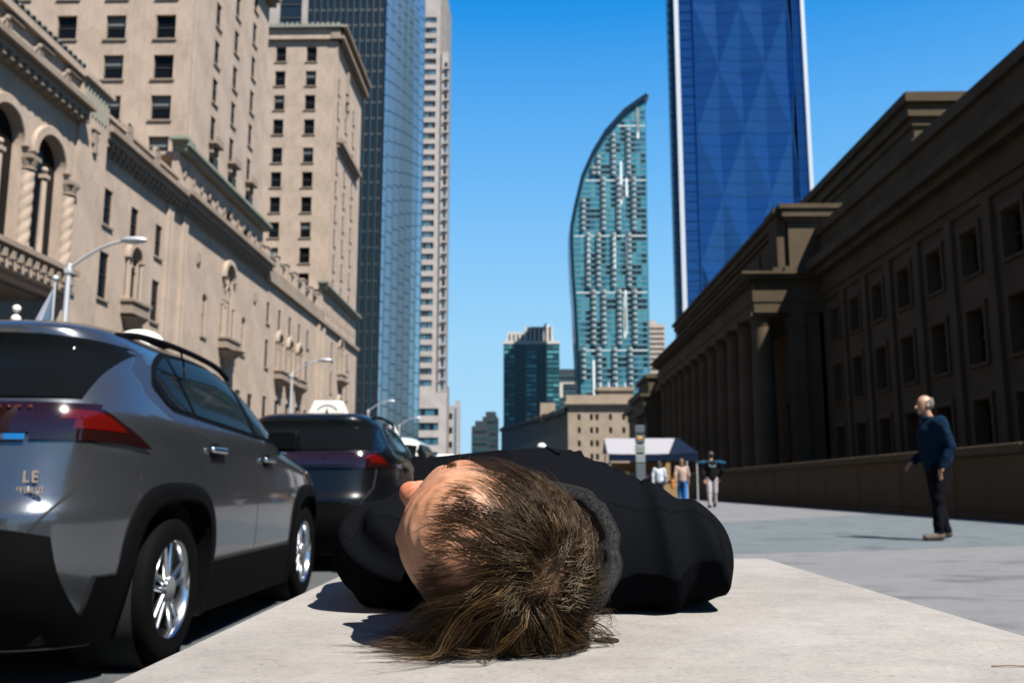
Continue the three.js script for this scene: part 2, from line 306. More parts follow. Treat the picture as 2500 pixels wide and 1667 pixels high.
  for (let i = 0; i < 51; i++) { const u = 60.6 + i * .8; fpart(fB, 'cornice_dentil', geoOf('dentB', () => merge([rbox(.34, .55, .5, .05), rbox(.24, .4, .28, .04).translate(0, -.42, -.1)])), Dk, u, u > 75 ? 24.7 : 24.5, u > 75 ? .5 : .35); }
  fpart(fB, 'balustrade_rail', merge([bb(60.2, 74.8, 26.75, 27.0, -.3, .15), bb(60.2, 74.8, 25.6, 25.85, -.3, .15)]), L, 0, 0);
  const bal = geoOf('bal', () => tri(new THREE.LatheGeometry([[.07, 0], [.14, .06], [.07, .2], [.17, .42], [.15, .55], [.07, .75], [.13, .9]].map((p) => new THREE.Vector2(...p)), 8)));
  for (let i = 0; i < 30; i++) fpart(fB, 'baluster', bal, Dk, 60.6 + i * .48, 25.85, -.08);
  for (const u of [64.8, 70]) fpart(fB, 'parapet_crest', geoOf('crest', () => merge([tri(new THREE.TorusGeometry(.5, .17, 6, 14)), rbox(1.2, 1.3, .4, .1).translate(0, -.5, 0), rbox(.5, .5, .45, .1)])), Dk, u, 27.2, -.05);
  for (let k = 0; k < 2; k++) {
    const u0 = k ? 131 : 75.2, u1 = k ? 157.3 : 100.6, y0 = k ? 24.6 : 25.9, cols = k ? [137.4, 143.5, 149.6] : [83.1, 88.6, 94.4];
    fpart(frame(t, -30.25, 0, S), 'attic_wall', wallGeo(u0, u1, y0, 29.5, cols.map((c) => rectHole(c - .68, c + .68, y0 + .55, y0 + 2.95))), L, 0, 0);
    for (const c of cols) windowAt(frame(t, -30.25, 0, S), c, y0 + .55, 1.36, 2.4, { depth: .2 });
    fpart(fB, 'attic_cornice', merge([bb(u0 - .2, u1 + .1, 29.5, 29.9, -.8, .45), bb(u0 - .3, u1 + .15, 29.9, 30.2, -.8, .75)]), M.copper, 0, 0);
    fpart(fB, 'attic_roof', bb(u0, u1, 29.2, 29.5, -9, -.8), L, 0, 0);
    for (let i = 0; i < 12; i++) fpart(fB, 'carved_shield', geoOf('shieldS', () => merge([rbox(.4, .8, .16, .06), rbox(.24, .5, .26, .06)])), Dk, u0 + 1.4 + i * 2.1, y0 + 2, -.2);
  }
  fpart(fB, 'podium_band', bb(100.9, 131, 24.6, 25.9, -.5, .25), Dk, 0, 0);
  fpart(fB, 'cornice', bb(100.9, 157.4, 24.1, 24.6, -.4, .5), Dk, 0, 0);
  for (let i = 0; i < 7; i++) fpart(fB, 'merlon', geoOf('merl', () => merge([rbox(1.3, 2.1, .5, .05), rbox(1.5, .22, .7, .04).translate(0, 1.1, 0)])), L, 101.8 + i * 4.25, 26.9, -.1);
  for (let i = 0; i < 6; i++) fpart(fB, 'parapet_rail', geoOf('prail', () => rbox(2.95, .25, .3, .04)), M.copper, 103.92 + i * 4.25, 27.4, -.1);
  for (const u of [75.4, 131.2]) fpart(fB, 'copper_cap', geoOf('ccap', () => merge([rbox(2.2, .35, 1.6, .08), rbox(1.5, .3, 1.2, .08).translate(0, .3, 0)])), M.copper, u, 30.4, -.1);
  fpart(fB, 'podium_roof', bb(60, 157.3, 24, 24.3, -18, -.6), L, 0, 0);
  fpart(fB, 'podium_end_wall', bb(156.7, 157.3, 0, 24.5, -18, -.6), L, 0, 0);
  // -- tower with west and south faces
  const tower = (D0, D1, X0, X1, H, wCols, wRows, wW, wH, sCols, sRows, sW, sH) => {
    const fw = frame(t, 0, -D0, 0), fs = frame(t, X1, 0, S);
    fpart(fw, 'tower_wall', wallGeo(X0, X1, 0, H, wCols.flatMap((c) => wRows.map((v) => rectHole(c - wW / 2, c + wW / 2, v - wH, v)))), L, 0, 0);
    fpart(fs, 'tower_wall', wallGeo(D0 + .02, D1, 0, H, sCols.flatMap((c) => sRows.map((v) => rectHole(c - sW / 2, c + sW / 2, v - sH, v))), .55), L, 0, 0, 0);
    for (const c of wCols) for (const v of wRows) windowAt(fw, c, v - wH, wW, wH, { blind: rnd() < .3 ? .38 : 0, depth: .4 });
    for (const c of sCols) for (const v of sRows) windowAt(fs, c, v - sH, sW, sH, { depth: .2 });
    fpart(fs, 'back_block', bb(D0 + .7, D1 - .1, 0, H - .3, -(X1 - X0), -.7), L, 0, 0);
    return [fw, fs];
  };
  const rowsA = [27.8, 31.75, 35.65, 39.55, 43.45, 47.4, 51.4, 55.4];
  const [fwA, fsA] = tower(77.4, 99.4, -49, -30.3, 64, [-33.1, -37.7, -42.25, -46.8], rowsA, 1.85, 2.35, [83.1, 88.6, 94.4], rowsA.map((v) => v + .25), 1.36, 2.5);
  for (const c of [83.1, 88.6, 94.4]) fpart(fsA, 'window_balcony', geoOf('ibal', () => merge([rbox(2.1, .22, .9, .05).translate(0, 0, .4), rbox(.3, .9, .5, .1).translate(-.6, -.5, .2), rbox(.3, .9, .5, .1).translate(.6, -.5, .2), rbox(2, .6, .12, .04).translate(0, .4, .75)])), Dk, c, 33.0, 0);
  fpart(fsA, 'corner_quoin', bb(77.35, 79.2, 24, 64, -.2, .12), L, 0, 0);
  fpart(fsA, 'cornice', merge([bb(85, 99.5, 57.0, 57.6, -.3, 1.3), bb(85, 99.5, 56.4, 57, -.3, .8)]), Dk, 0, 0);
  const rowsB = [70.1, 66.05, 62, 57.95, 53.3, 49.3, 45.25, 41.2, 37.15, 33.1, 29.1];
  const [fwB, fsB] = tower(136, 157.3, -47, -30.3, 71.2, [-39.3, -34.4, -44.2], rowsB, 1.65, 2.5, [138, 144.2, 150.5], [65.5, 61.5, 57.5, 52.4, 48.5, 44.5, 40.5, 36.5, 32.5], 1.25, 2.6);
  fpart(fwB, 'cornice', merge([bb(-47.5, -29.7, 71.2, 71.7, -1, .6), bb(-47.3, -29.9, 71.7, 73.1, -1, .3)]), L, 0, 0);
  fpart(fwB, 'cornice_gutter', bb(-47.8, -29.4, 73.1, 73.5, -1, .9), M.copper, 0, 0);
  for (let i = 0; i < 22; i++) fpart(fwB, 'copper_tile', geoOf('ctile', () => rbox(.5, .5, .9, .1)), M.copper, -47.4 + i * .82, 73.7, .3);
  fpart(fsB, 'cornice', merge([bb(135.3, 158, 71.2, 71.7, -1, 1.2), bb(135.5, 157.8, 71.7, 73.1, -1, .5), bb(135.2, 158.2, 73.1, 73.5, -1, 1.6)]), Dk, 0, 0);
  fpart(fsB, 'string_course', merge([bb(137.4, 154, 54.6, 55.3, -.2, 1), bb(137.6, 153.8, 54, 54.6, -.2, .5)]), Dk, 0, 0);
  fpart(fsB, 'corner_quoin', bb(135.95, 137, 24, 71.2, -.2, .1), L, 0, 0);
  fpart(fsB, 'carved_panel', geoOf('cpanel', () => merge([rbox(1.6, 4.4, .5, .2), rbox(1.0, 1.2, .7, .2).translate(0, -3, 0), rbox(.8, .9, .7, .2).translate(.6, -4.4, 0)])), Dk, 144.2, 67.6, .1);
}
// slabs seen between the hotel towers
{
  const dk = phy({ name: 'dark tower glass', color: lin(.0144, .0202, .0288), roughness: .15, metalness: .3 });
  const t = thing('dark_office_tower', 'dark slab tower rising between the two hotel towers', 'tower', [-67, 0, -252]);
  part(t, 'tower_body', box(6.2, 180, 24, .0, 90, 0), dk);
  const m = std({ name: 'pale tower stone', color: lin(.288, .2736, .2592), map: T.stone, roughness: .9 });
  for (let i = 0; i < 2; i++) part(t, 'stone_pier', box(5.4, 180, 24, i ? 5.85 : -5.85, 90, .5), m);
  for (let i = 0; i < 40; i++) part(t, 'floor_band', geoOf('dfb', () => box(6, .3, .2)), M.sash, [0, 20 + i * 4, 12.1]);
}
// ---------- railway station ----------
{
  seed(31);
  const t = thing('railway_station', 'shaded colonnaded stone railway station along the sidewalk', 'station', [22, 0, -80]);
  const St = M.station;
  // u runs towards the camera on a face turned to the street: u = -depth
  const f = frame(t, 22, 0, Nn), U = (d) => -d;
  const fbb = (d0, d1, y0, y1, w0, w1) => bb(U(d1), U(d0), y0, y1, w0, w1);
  const cols = []; for (let d = 64.5; d > -6; d -= 4.03) cols.push(d);
  const rows = [[11, 13.2], [6.6, 9.2], [2.7, 4.8]];
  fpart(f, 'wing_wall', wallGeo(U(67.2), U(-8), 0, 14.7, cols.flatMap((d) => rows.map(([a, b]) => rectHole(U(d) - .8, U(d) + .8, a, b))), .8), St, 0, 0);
  for (const d of cols) {
    for (const [a, b] of rows) windowAt(f, U(d), a, 1.6, b - a, { depth: .55, sillMat: St });
    fpart(f, 'pilaster', geoOf('spil', () => rbox(.75, 14.2, .3, .04)), St, U(d - 2.01), 7.1, .08);
    for (const [a, b] of rows) fpart(f, 'window_surround', geoOf('ssur' + (b - a).toFixed(1), () => { const h = b - a; return merge([box(.22, h + .3, .16, -.95, h / 2, .05), box(.22, h + .3, .16, .95, h / 2, .05), box(2.3, .3, .2, 0, h + .2, .06)]); }), St, U(d), a);
  }
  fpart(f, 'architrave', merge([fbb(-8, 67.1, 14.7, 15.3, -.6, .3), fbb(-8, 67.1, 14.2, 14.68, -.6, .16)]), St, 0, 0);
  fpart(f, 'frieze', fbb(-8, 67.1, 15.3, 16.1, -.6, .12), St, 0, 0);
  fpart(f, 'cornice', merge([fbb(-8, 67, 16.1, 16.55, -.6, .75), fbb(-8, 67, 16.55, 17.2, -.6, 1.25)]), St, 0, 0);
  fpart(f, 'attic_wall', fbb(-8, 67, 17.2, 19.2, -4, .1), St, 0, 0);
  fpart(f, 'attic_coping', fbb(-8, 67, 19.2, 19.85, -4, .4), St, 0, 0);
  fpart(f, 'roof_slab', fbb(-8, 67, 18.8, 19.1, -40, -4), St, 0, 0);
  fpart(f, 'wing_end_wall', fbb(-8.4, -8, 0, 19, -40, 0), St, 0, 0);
  // colonnade block, front plane 5.3 m forward of the wing
  fpart(f, 'colonnade_steps', merge([fbb(66.5, 118.5, 0, .3, -.5, 6.2), fbb(66.8, 118.2, .3, .6, -.5, 5.8)]), St, 0, 0);
  fpart(f, 'colonnade_back_wall', fbb(67.2, 117.8, .6, 13.5, -.6, .3), St, 0, 0);
  const shaft = geoOf('stcol', () => { const p = []; for (let i = 0; i <= 14; i++) { const k = i / 14; p.push(new THREE.Vector2(.86 - .13 * k * k, k * 11.6)); } return tri(new THREE.LatheGeometry(p, 28)); });
  const cap = geoOf('stcap', () => merge([tri(new THREE.LatheGeometry([[.74, 0], [.82, .12], [.76, .2], [.9, .45], [1.02, .62]].map((q) => new THREE.Vector2(...q)), 24)), rbox(2.1, .34, 2.1, .04).translate(0, .78, 0)]));
  const bas = geoOf('stbas', () => merge([rbox(2.1, .3, 2.1, .04).translate(0, .15, 0), tri(new THREE.TorusGeometry(.88, .16, 8, 24).rotateX(S).translate(0, .42, 0))]));
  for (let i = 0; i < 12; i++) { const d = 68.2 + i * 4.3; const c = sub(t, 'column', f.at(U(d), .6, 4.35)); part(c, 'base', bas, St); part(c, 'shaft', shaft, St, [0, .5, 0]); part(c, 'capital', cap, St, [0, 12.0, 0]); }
  for (let i = 0; i < 6; i++) fpart(f, 'doorway', geoOf('stdoor', () => merge([box(3, 7, .2, 0, 3.5, .35)])), M.windowDark, U(74.5 + i * 8.6), .6);
  fpart(f, 'corner_pier', merge([fbb(67, 68.6, .6, 13.5, 1.45, 2.45), fbb(66.95, 68.6, 12.5, 13.2, 1.35, 2.55)]), St, 0, 0);
  fpart(f, 'side_wall', fbb(67.2, 68, .6, 13.5, -.5, 1.5), St, 0, 0);
  fpart(f, 'corner_pier', fbb(116.4, 118, .6, 13.5, -.5, 2.5), St, 0, 0);
  fpart(f, 'entablature', merge([fbb(67, 118, 13.5, 14.3, -.6, 5.15), fbb(66.92, 118.1, 14.3, 15.2, -.6, 5.25), fbb(67, 118, 15.2, 16.0, -.6, 5.1)]), St, 0, 0);
  fpart(f, 'ledge', merge([fbb(66.5, 118.5, 16.0, 16.3, -.6, 5.8), fbb(66.3, 118.7, 16.3, 16.5, -.6, 6.1)]), St, 0, 0);
  for (let i = 0; i < 60; i++) fpart(f, 'ledge_dentil', geoOf('stden', () => rbox(.4, .3, .5, .03)), St, U(67.2 + i * .85), 15.85, 5.3);
  fpart(f, 'parapet_pier', merge([fbb(67.3, 69.6, 16.5, 21.0, 2.45, 3.15), fbb(67.1, 69.8, 21.0, 21.5, 2.3, 3.4), fbb(67.15, 118, 16.5, 16.95, 2.3, 3.6)]), St, 0, 0);
  fpart(f, 'attic_wall', fbb(67, 118, 16.5, 20.4, -5, 2.35), St, 0, 0);
  for (let i = 0; i < 11; i++) fpart(f, 'attic_panel', geoOf('atpan', () => rbox(3.0, 2.7, .18, .03)), St, U(72.5 + i * 4.3), 18.5, 2.4);
  fpart(f, 'attic_base', fbb(66.75, 118.3, 16.55, 16.95, -5, 2.8), St, 0, 0);
  fpart(f, 'attic_cornice', merge([fbb(66.8, 118.2, 20.4, 20.75, -5, 2.6), fbb(66.55, 118.4, 20.75, 21.35, -5, 2.85), fbb(66.4, 118.5, 21.35, 21.7, -5, 3.1)]), St, 0, 0);
  // high hall behind
  fpart(f, 'hall_wall', fbb(71.5, 150, 10, 29.8, -45, -9.6), St, 0, 0);
  fpart(f, 'hall_cornice', merge([fbb(71.1, 150.4, 28.2, 28.6, -45, -9.2), fbb(71.3, 150.2, 29.8, 30.5, -45, -9.4), fbb(71, 150.5, 30.5, 31.0, -45, -9.0), fbb(70.8, 150.7, 31.7, 32.5, -45, -8.8), fbb(71.2, 150.3, 31, 31.7, -45, -9.2)]), St, 0, 0);
  // east wing and its end pavilion
  const cols2 = []; for (let d = 122; d < 148; d += 4.1) cols2.push(d);
  fpart(f, 'wing_wall', wallGeo(U(200), U(118), 0, 14.6, cols2.flatMap((d) => rows.map(([a, b]) => rectHole(U(d) - .8, U(d) + .8, a, b))), .8), St, 0, 0);
  for (const d of cols2) for (const [a, b] of rows) windowAt(f, U(d), a, 1.6, b - a, { depth: .55, sill: false });
  fpart(f, 'cornice', merge([fbb(118, 200, 14.6, 16, -.6, .3), fbb(118, 200, 16, 17, -.6, 1.1)]), St, 0, 0);
  fpart(f, 'attic_wall', fbb(118, 200, 17, 19.4, -5, .2), St, 0, 0);
  fpart(f, 'end_pavilion', merge([fbb(150, 152, .2, 12.8, .2, 2.6), fbb(150, 166, 12.8, 15.4, .2, 3.0), fbb(149.5, 166.5, 15.4, 15.9, .1, 3.6), fbb(151, 165, 15.9, 18.6, .1, 2.0), fbb(150.6, 165.4, 18.6, 19.2, .1, 2.5)]), St, 0, 0);
  for (let i = 0; i < 4; i++) { const c = sub(t, 'column', f.at(U(151 + i * 4.3), .2, 1.9)); c.scale.setScalar(.93); part(c, 'base', bas, St); part(c, 'shaft', shaft, St, [0, .5, 0]); part(c, 'capital', cap, St, [0, 12.0, 0]); }
}
// ---------- sandstone office past the station ----------
{
  seed(41);
  const Sd = std({ name: 'warm sandstone', color: lin(.2376, .1908, .144), map: T.stone, roughness: .92 });
  const t = thing('sandstone_office', 'sunlit sandstone office block at the end of the station', 'office', [18, 0, -230]);
  const f = frame(t, 0, -230, 0), cols = [12.8, 15.9, 17.3, 20.7, 24], rows = [18.9, 15.6, 12.3, 9, 5.7];
  fpart(f, 'front_wall', wallGeo(10, 30, 0, 20.6, cols.flatMap((c) => rows.map((v) => rectHole(c - .38, c + .38, v - 1.5, v)))), Sd, 0, 0);
  for (const c of cols) for (const v of rows) windowAt(f, c, v - 1.5, .76, 1.5, { depth: .35, sill: false });
  fpart(f, 'cornice', merge([bb(9.4, 30.4, 20.6, 21.3, -1, .7), bb(9.1, 30.6, 21.3, 21.8, -1, 1.1)]), Sd, 0, 0);
  fpart(f, 'parapet', bb(9.6, 30, 21.8, 23.7, -2, .1), Sd, 0, 0);
  fpart(f, 'penthouse', merge([bb(18, 26.5, 23.5, 25, -8, -2), bb(17.4, 27, 25, 25.9, -8.6, -1.5)]), Sd, 0, 0);
  for (let i = 0; i < 4; i++) fpart(f, 'roof_vent', geoOf('rvent', () => tri(new THREE.CylinderGeometry(.25, .35, 1.6 , 10))), M.steel, 18.6 + i * 2.1, 26.6, -4);
  // row running off round the bend, its shaded side painted near black
  const rowM = std({ name: 'shade painted wall', color: lin(.016, .014, .012), roughness: .9 });
  const row = thing('shade_painted_row', 'low street row where the street bends left, shade put into its near black colour', 'building', [10, 0, -231]);
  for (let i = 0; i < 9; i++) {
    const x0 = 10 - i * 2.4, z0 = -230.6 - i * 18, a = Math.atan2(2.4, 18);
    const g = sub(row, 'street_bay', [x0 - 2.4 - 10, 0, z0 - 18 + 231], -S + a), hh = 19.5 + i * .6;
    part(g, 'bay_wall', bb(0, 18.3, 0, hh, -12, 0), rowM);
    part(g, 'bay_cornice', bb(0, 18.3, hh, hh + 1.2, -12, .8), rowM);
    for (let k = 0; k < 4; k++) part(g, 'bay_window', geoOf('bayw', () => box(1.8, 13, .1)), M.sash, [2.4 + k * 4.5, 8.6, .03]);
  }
  fpart(f, 'gable', bb(3.6, 8.0, 20, 25.4, -42, -40), Sd, 0, 0);
}
// ---------- gold glass tower ----------
{
  seed(51);
  const gold = phy({ name: 'gold mirror glass', color: lin(.010, .0078, .005), metalness: .3, roughness: .22 });
  const blue = phy({ name: 'tinted mirror glass', color: lin(.36, .52, .60), metalness: .9, roughness: .24 });
  const span = std({ name: 'dark spandrel', color: lin(.0144, .0144, .013), metalness: .5, roughness: .5 });
  const mul = std({ name: 'bright mullion', color: lin(.028, .07, .10), metalness: .6, roughness: .35 });
  const t = thing('pleated_glass_tower', 'gold and blue pleated mirror glass tower past the hotel', 'tower', [-40, 0, -230]);
  const H = 150, storey = 3.66;
  const facet = (x0, d0, x1, d1, mat, name, soft) => {
    const w = Math.hypot(x1 - x0, d1 - d0), g = sub(t, name, [(x0 + x1) / 2 + 40, 0, -(d0 + d1) / 2 + 230], Math.atan2(d1 - d0, x1 - x0));
    part(g, 'glass', geoOf('gf' + w.toFixed(2), () => box(w, H, .12, 0, H / 2, -.06)), mat);
    const sg = geoOf('gfs' + w.toFixed(2), () => merge(Array.from({ length: 40 }, (_, k) => box(w, .55, .06, 0, 4 + k * storey, .035))));
    part(g, 'spandrel_bands', soft ? geoOf('gft' + w.toFixed(2), () => merge(Array.from({ length: 40 }, (_, k) => box(w, .22, .06, 0, 4 + k * storey, .035)))) : sg, soft ? mul : span).userData.kind = 'stuff';
    part(g, 'mullion', geoOf('gfm', () => box(.16, H, .18, 0, H / 2, .05)), mul, [-w / 2, 0, 0]);
    return g;
  };
  // west face: twelve shallow pleats
  for (let i = 0; i < 12; i++) { const x0 = -49.2 + i * 1.47, m = x0 + .98, x1 = x0 + 1.47; facet(x0, 190, m, 190.22, gold, 'west_facet'); facet(m, 190.22, x1, 190, gold, 'west_facet'); }
  // street face: deep pleats stepping away
  const ds = [190, 200, 210.5, 221.5, 233, 245, 257.5, 270];
  for (let i = 0; i < 7; i++) { const a = ds[i], b = ds[i + 1]; facet(-33.8, a + .5, -31.6, a + 5, blue, 'street_facet', 1); facet(-31.6, a + 5, -33.8, b + .5, blue, 'street_facet', 1); }
  part(t, 'core', bb(-9.1, 5.2, 0, H - 1, -44, 39.4), span);
}
// ---------- stone tower with bay windows ----------
{
  seed(61);
  const grey = std({ name: 'grey pink granite', color: lin(.30, .275, .27), map: T.stone, roughness: .85 });
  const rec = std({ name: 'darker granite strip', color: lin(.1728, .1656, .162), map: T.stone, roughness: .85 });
  const panes = [lin(.012, .02, .028), lin(.025, .075, .12), lin(.05, .16, .21)].map((c, i) => phy({ name: 'tinted pane', color: c, metalness: .4, roughness: .12 + .05 * i }));
  const t = thing('stone_office_tower', 'slim grey stone tower with bay windows beyond the gold glass', 'tower', [-30, 0, -275]);
  const f = frame(t, 0, -275, 0);
  const rows = []; for (let k = 0; k < 34; k++) rows.push(31 + k * 3.58);
  fpart(f, 'tower_wall', wallGeo(-36, -28.1, 0, 160, rows.map((v) => rectHole(-33.7, -29.3, v, v + 1.9))), grey, 0, 0);
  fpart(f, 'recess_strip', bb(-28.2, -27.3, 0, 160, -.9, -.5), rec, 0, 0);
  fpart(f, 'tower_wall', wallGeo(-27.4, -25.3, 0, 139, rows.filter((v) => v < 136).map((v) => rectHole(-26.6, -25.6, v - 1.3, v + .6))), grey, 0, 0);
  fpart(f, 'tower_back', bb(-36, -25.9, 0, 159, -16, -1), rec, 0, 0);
  for (const v of rows) {
    const g = sub(t, 'window', f.at(-31.5, v, 0));
    for (let k = 0; k < 4; k++) part(g, 'pane', geoOf('stp', () => box(.98, 1.9, .05, 0, .95, -.4)), panes[k ? Math.floor(rnd() * 3) : 0], [-1.62 + k * 1.08, 0, 0]);
    part(g, 'mullion', geoOf('stm', () => merge([0, 1, 2].map((k) => box(.08, 1.9, .1, -1.08 + k * 1.08, .95, -.33)))), grey);
    if (v < 136) { const q = sub(t, 'window', f.at(-26.1, v - 1.3, 0)); part(q, 'pane', geoOf('stp2', () => box(1.0, 1.9, .05, 0, .95, -.3)), panes[Math.floor(rnd() * 3)]); part(q, 'sill', geoOf('stsl', () => box(1.7, .5, 1.0, .25, -.3, .2)), grey); }
  }
  // wider base
  const rb = [12.7, 9, 5.2, 25];
  fpart(f, 'base_wall', wallGeo(-36, -24.6, 0, 29, [rectHole(-33.8, -27, 22, 24.2), rectHole(-33.8, -27, 17.6, 19.9), rectHole(-33.8, -27, 13.2, 15.5), rectHole(-33.8, -27, 8.8, 11.1)], .8), grey, 0, 0, .6);
  for (const v of [22, 17.6, 13.2, 8.8]) { const g = sub(t, 'window', f.at(-30.4, v, .6)); for (let k = 0; k < 5; k++) part(g, 'pane', geoOf('stp3', () => box(1.26, 2.2, .05, 0, 1.1, -.4)), panes[Math.floor(rnd() * 3)], [-2.7 + k * 1.35, 0, 0]); }
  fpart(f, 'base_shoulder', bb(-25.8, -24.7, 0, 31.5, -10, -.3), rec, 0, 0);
  const n = thing('low_stone_block', 'small grey block at the foot of the slim stone tower', 'building', [-25, 0, -290]);
  const fn = frame(n, 0, -290, 0), nr = [24, 19.5, 15, 10.5];
  fpart(fn, 'front_wall', wallGeo(-29.6, -22.2, 0, 26.4, nr.map((v) => rectHole(-25.5, -24.1, v - 2, v))), grey, 0, 0);
  for (const v of nr) windowAt(fn, -24.8, v - 2, 1.4, 2, { glass: panes[0], sill: false, depth: .35 });
  fpart(fn, 'glass_strip', bb(-23.4, -22.8, 2, 25.6, -.2, .1), panes[2], 0, 0);
  fpart(fn, 'block_body', merge([bb(-29.6, -22.2, 0, 26.2, -9, -.6), bb(-23.2, -22.2, 26.2, 28.2, -6, -.6)]), grey, 0, 0);
}
// ---------- curved condominium tower ----------
{
  seed(71);
  const glass = [lin(.036, .15, .19), lin(.06, .22, .265), lin(.024, .092, .145)].map((c) => phy({ name: 'teal tower glass', color: c, metalness: .25, roughness: .2 }));
  const dark = phy({ name: 'dark opening glass', color: lin(.0043, .0115, .0173), roughness: .3 });
  const slab = std({ name: 'pale floor edge', color: lin(.18, .29, .32), roughness: .8 });
  const wh = std({ name: 'white balcony concrete', color: lin(.4464, .4896, .4896), roughness: .8 });
  const navy = std({ name: 'navy side glass', color: lin(.0043, .013, .0252), roughness: .25, metalness: .3 });
  const D = 480, t = thing('curved_glass_tower', 'pointed teal glass tower with curved left side and white balconies', 'tower', [45, 0, -D]);
  const edge = [[26.8, 0], [26.4, 40], [25.3, 72], [24.2, 100], [23.4, 112], [22.8, 130], [23, 141], [25.2, 152], [29.3, 169], [35.6, 183.2], [42.9, 195.2], [53.2, 206.9], [65.6, 216]];
  const leftAt = (y) => { for (let i = 0; i < edge.length - 1; i++) if (y <= edge[i + 1][1]) return mix(edge[i][0], edge[i + 1][0], (y - edge[i][1]) / (edge[i + 1][1] - edge[i][1])); return 65; };
  const rightAt = (y) => 64.1 + 1.4 * sstep(60, 216, y);
  const sh = new THREE.Shape(); sh.moveTo(edge[0][0] - 45 + 1.6, 0); for (const [x, y] of edge.slice(1)) sh.lineTo(x - 45 + 1.6 * sstep(215, 180, y), y - (y > 140 ? .8 : 0)); sh.lineTo(64.1 - 45, 0);
  part(t, 'tower_body', tri(new THREE.ExtrudeGeometry(sh, { depth: 20, bevelEnabled: false }).translate(0, 0, -20)), glass[0]);
  { // dark curved side fin
    const s = new THREE.Shape(); edge.forEach(([x, y], i) => i ? s.lineTo(x - 45, y) : s.moveTo(x - 45, y)); for (const [x, y] of [...edge].reverse()) s.lineTo(x - 45 + 1.7, y - (y > 140 ? 1.6 : 0));
    part(t, 'side_fin', tri(new THREE.ExtrudeGeometry(s, { depth: 26, bevelEnabled: false }).translate(0, 0, -24)), navy);
  }
  const balc = geoOf('lbal', () => { const g = new THREE.SphereGeometry(1.35, 10, 6, 0, Math.PI * 2, Math.PI / 2, Math.PI / 2); g.scale(1, .85, .8); const l = new THREE.CylinderGeometry(1.35, 1.35, .25, 12).scale(1, 1, .8).translate(0, .05, 0); return merge([tri(g), tri(l)]); });
  const pitch = 3.13, bandRows = [45, 52, 61, 72];
  let row = 0;
  for (let y = 44; y < 212; y += pitch, row++) {
    const x0 = leftAt(y + pitch) + 2.2, x1 = rightAt(y) - .4; if (x1 - x0 < 2) continue;
    const sec = Math.floor(row / 10), n = Math.max(1, Math.floor((x1 - x0) / 2.75));
    part(t, 'floor_edge', bb(0, x1 - x0, 0, row % 10 === 9 ? .55 : .28, 0, .22), row % 10 === 9 ? wh : slab, [x0 - 45, y, .02]);
    const bays = [2 + (sec * 2) % 3, 5 + (sec % 2), 8 + (sec * 5) % 2, 11 + sec % 2];
    for (let k = 0; k < n; k++) {
      const x = x1 - 1.4 - k * 2.75, fromLeft = (x - 24) / 2.75, bay = Math.round(fromLeft);
      if (bays.includes(bay) && y < 196) {
        part(t, 'balcony', balc, wh, [x - 45, y + 1.35, .9]);
        part(t, 'balcony_opening', geoOf('lbo', () => box(2.3, 1.4, .1, 0, 0, 0)), dark, [x - 45, y + 2.15, .06]);
      } else {
        const h = hash2(Math.floor(row / 2), bay, 7 + sec);
        if (h < .36 && bay > 2) part(t, 'window', geoOf('lw', () => box(2.5, 1.9, .1)), dark, [x - 45, y + 1.75, .05]);
        else if (h > .72) part(t, 'window', geoOf('lw', () => box(2.5, 1.9, .1)), glass[h > .86 ? 1 : 2], [x - 45, y + 1.75, .05]);
      }
    }
  }
  for (let i = 0; i < 13; i++) { // tall pale panels
    const y = 46 + (i * 37 % 150), h = 9 + 16 * rnd(), x0 = leftAt(y + h) + 4, x1 = rightAt(y) - 1; if (x1 - x0 < 3) continue;
    part(t, 'pale_panel', geoOf('lpp' + Math.round(h), () => box(1.1, Math.round(h), .3)), wh, [rr(x0, x1) - 45, y + h / 2, .25]);
  }
}
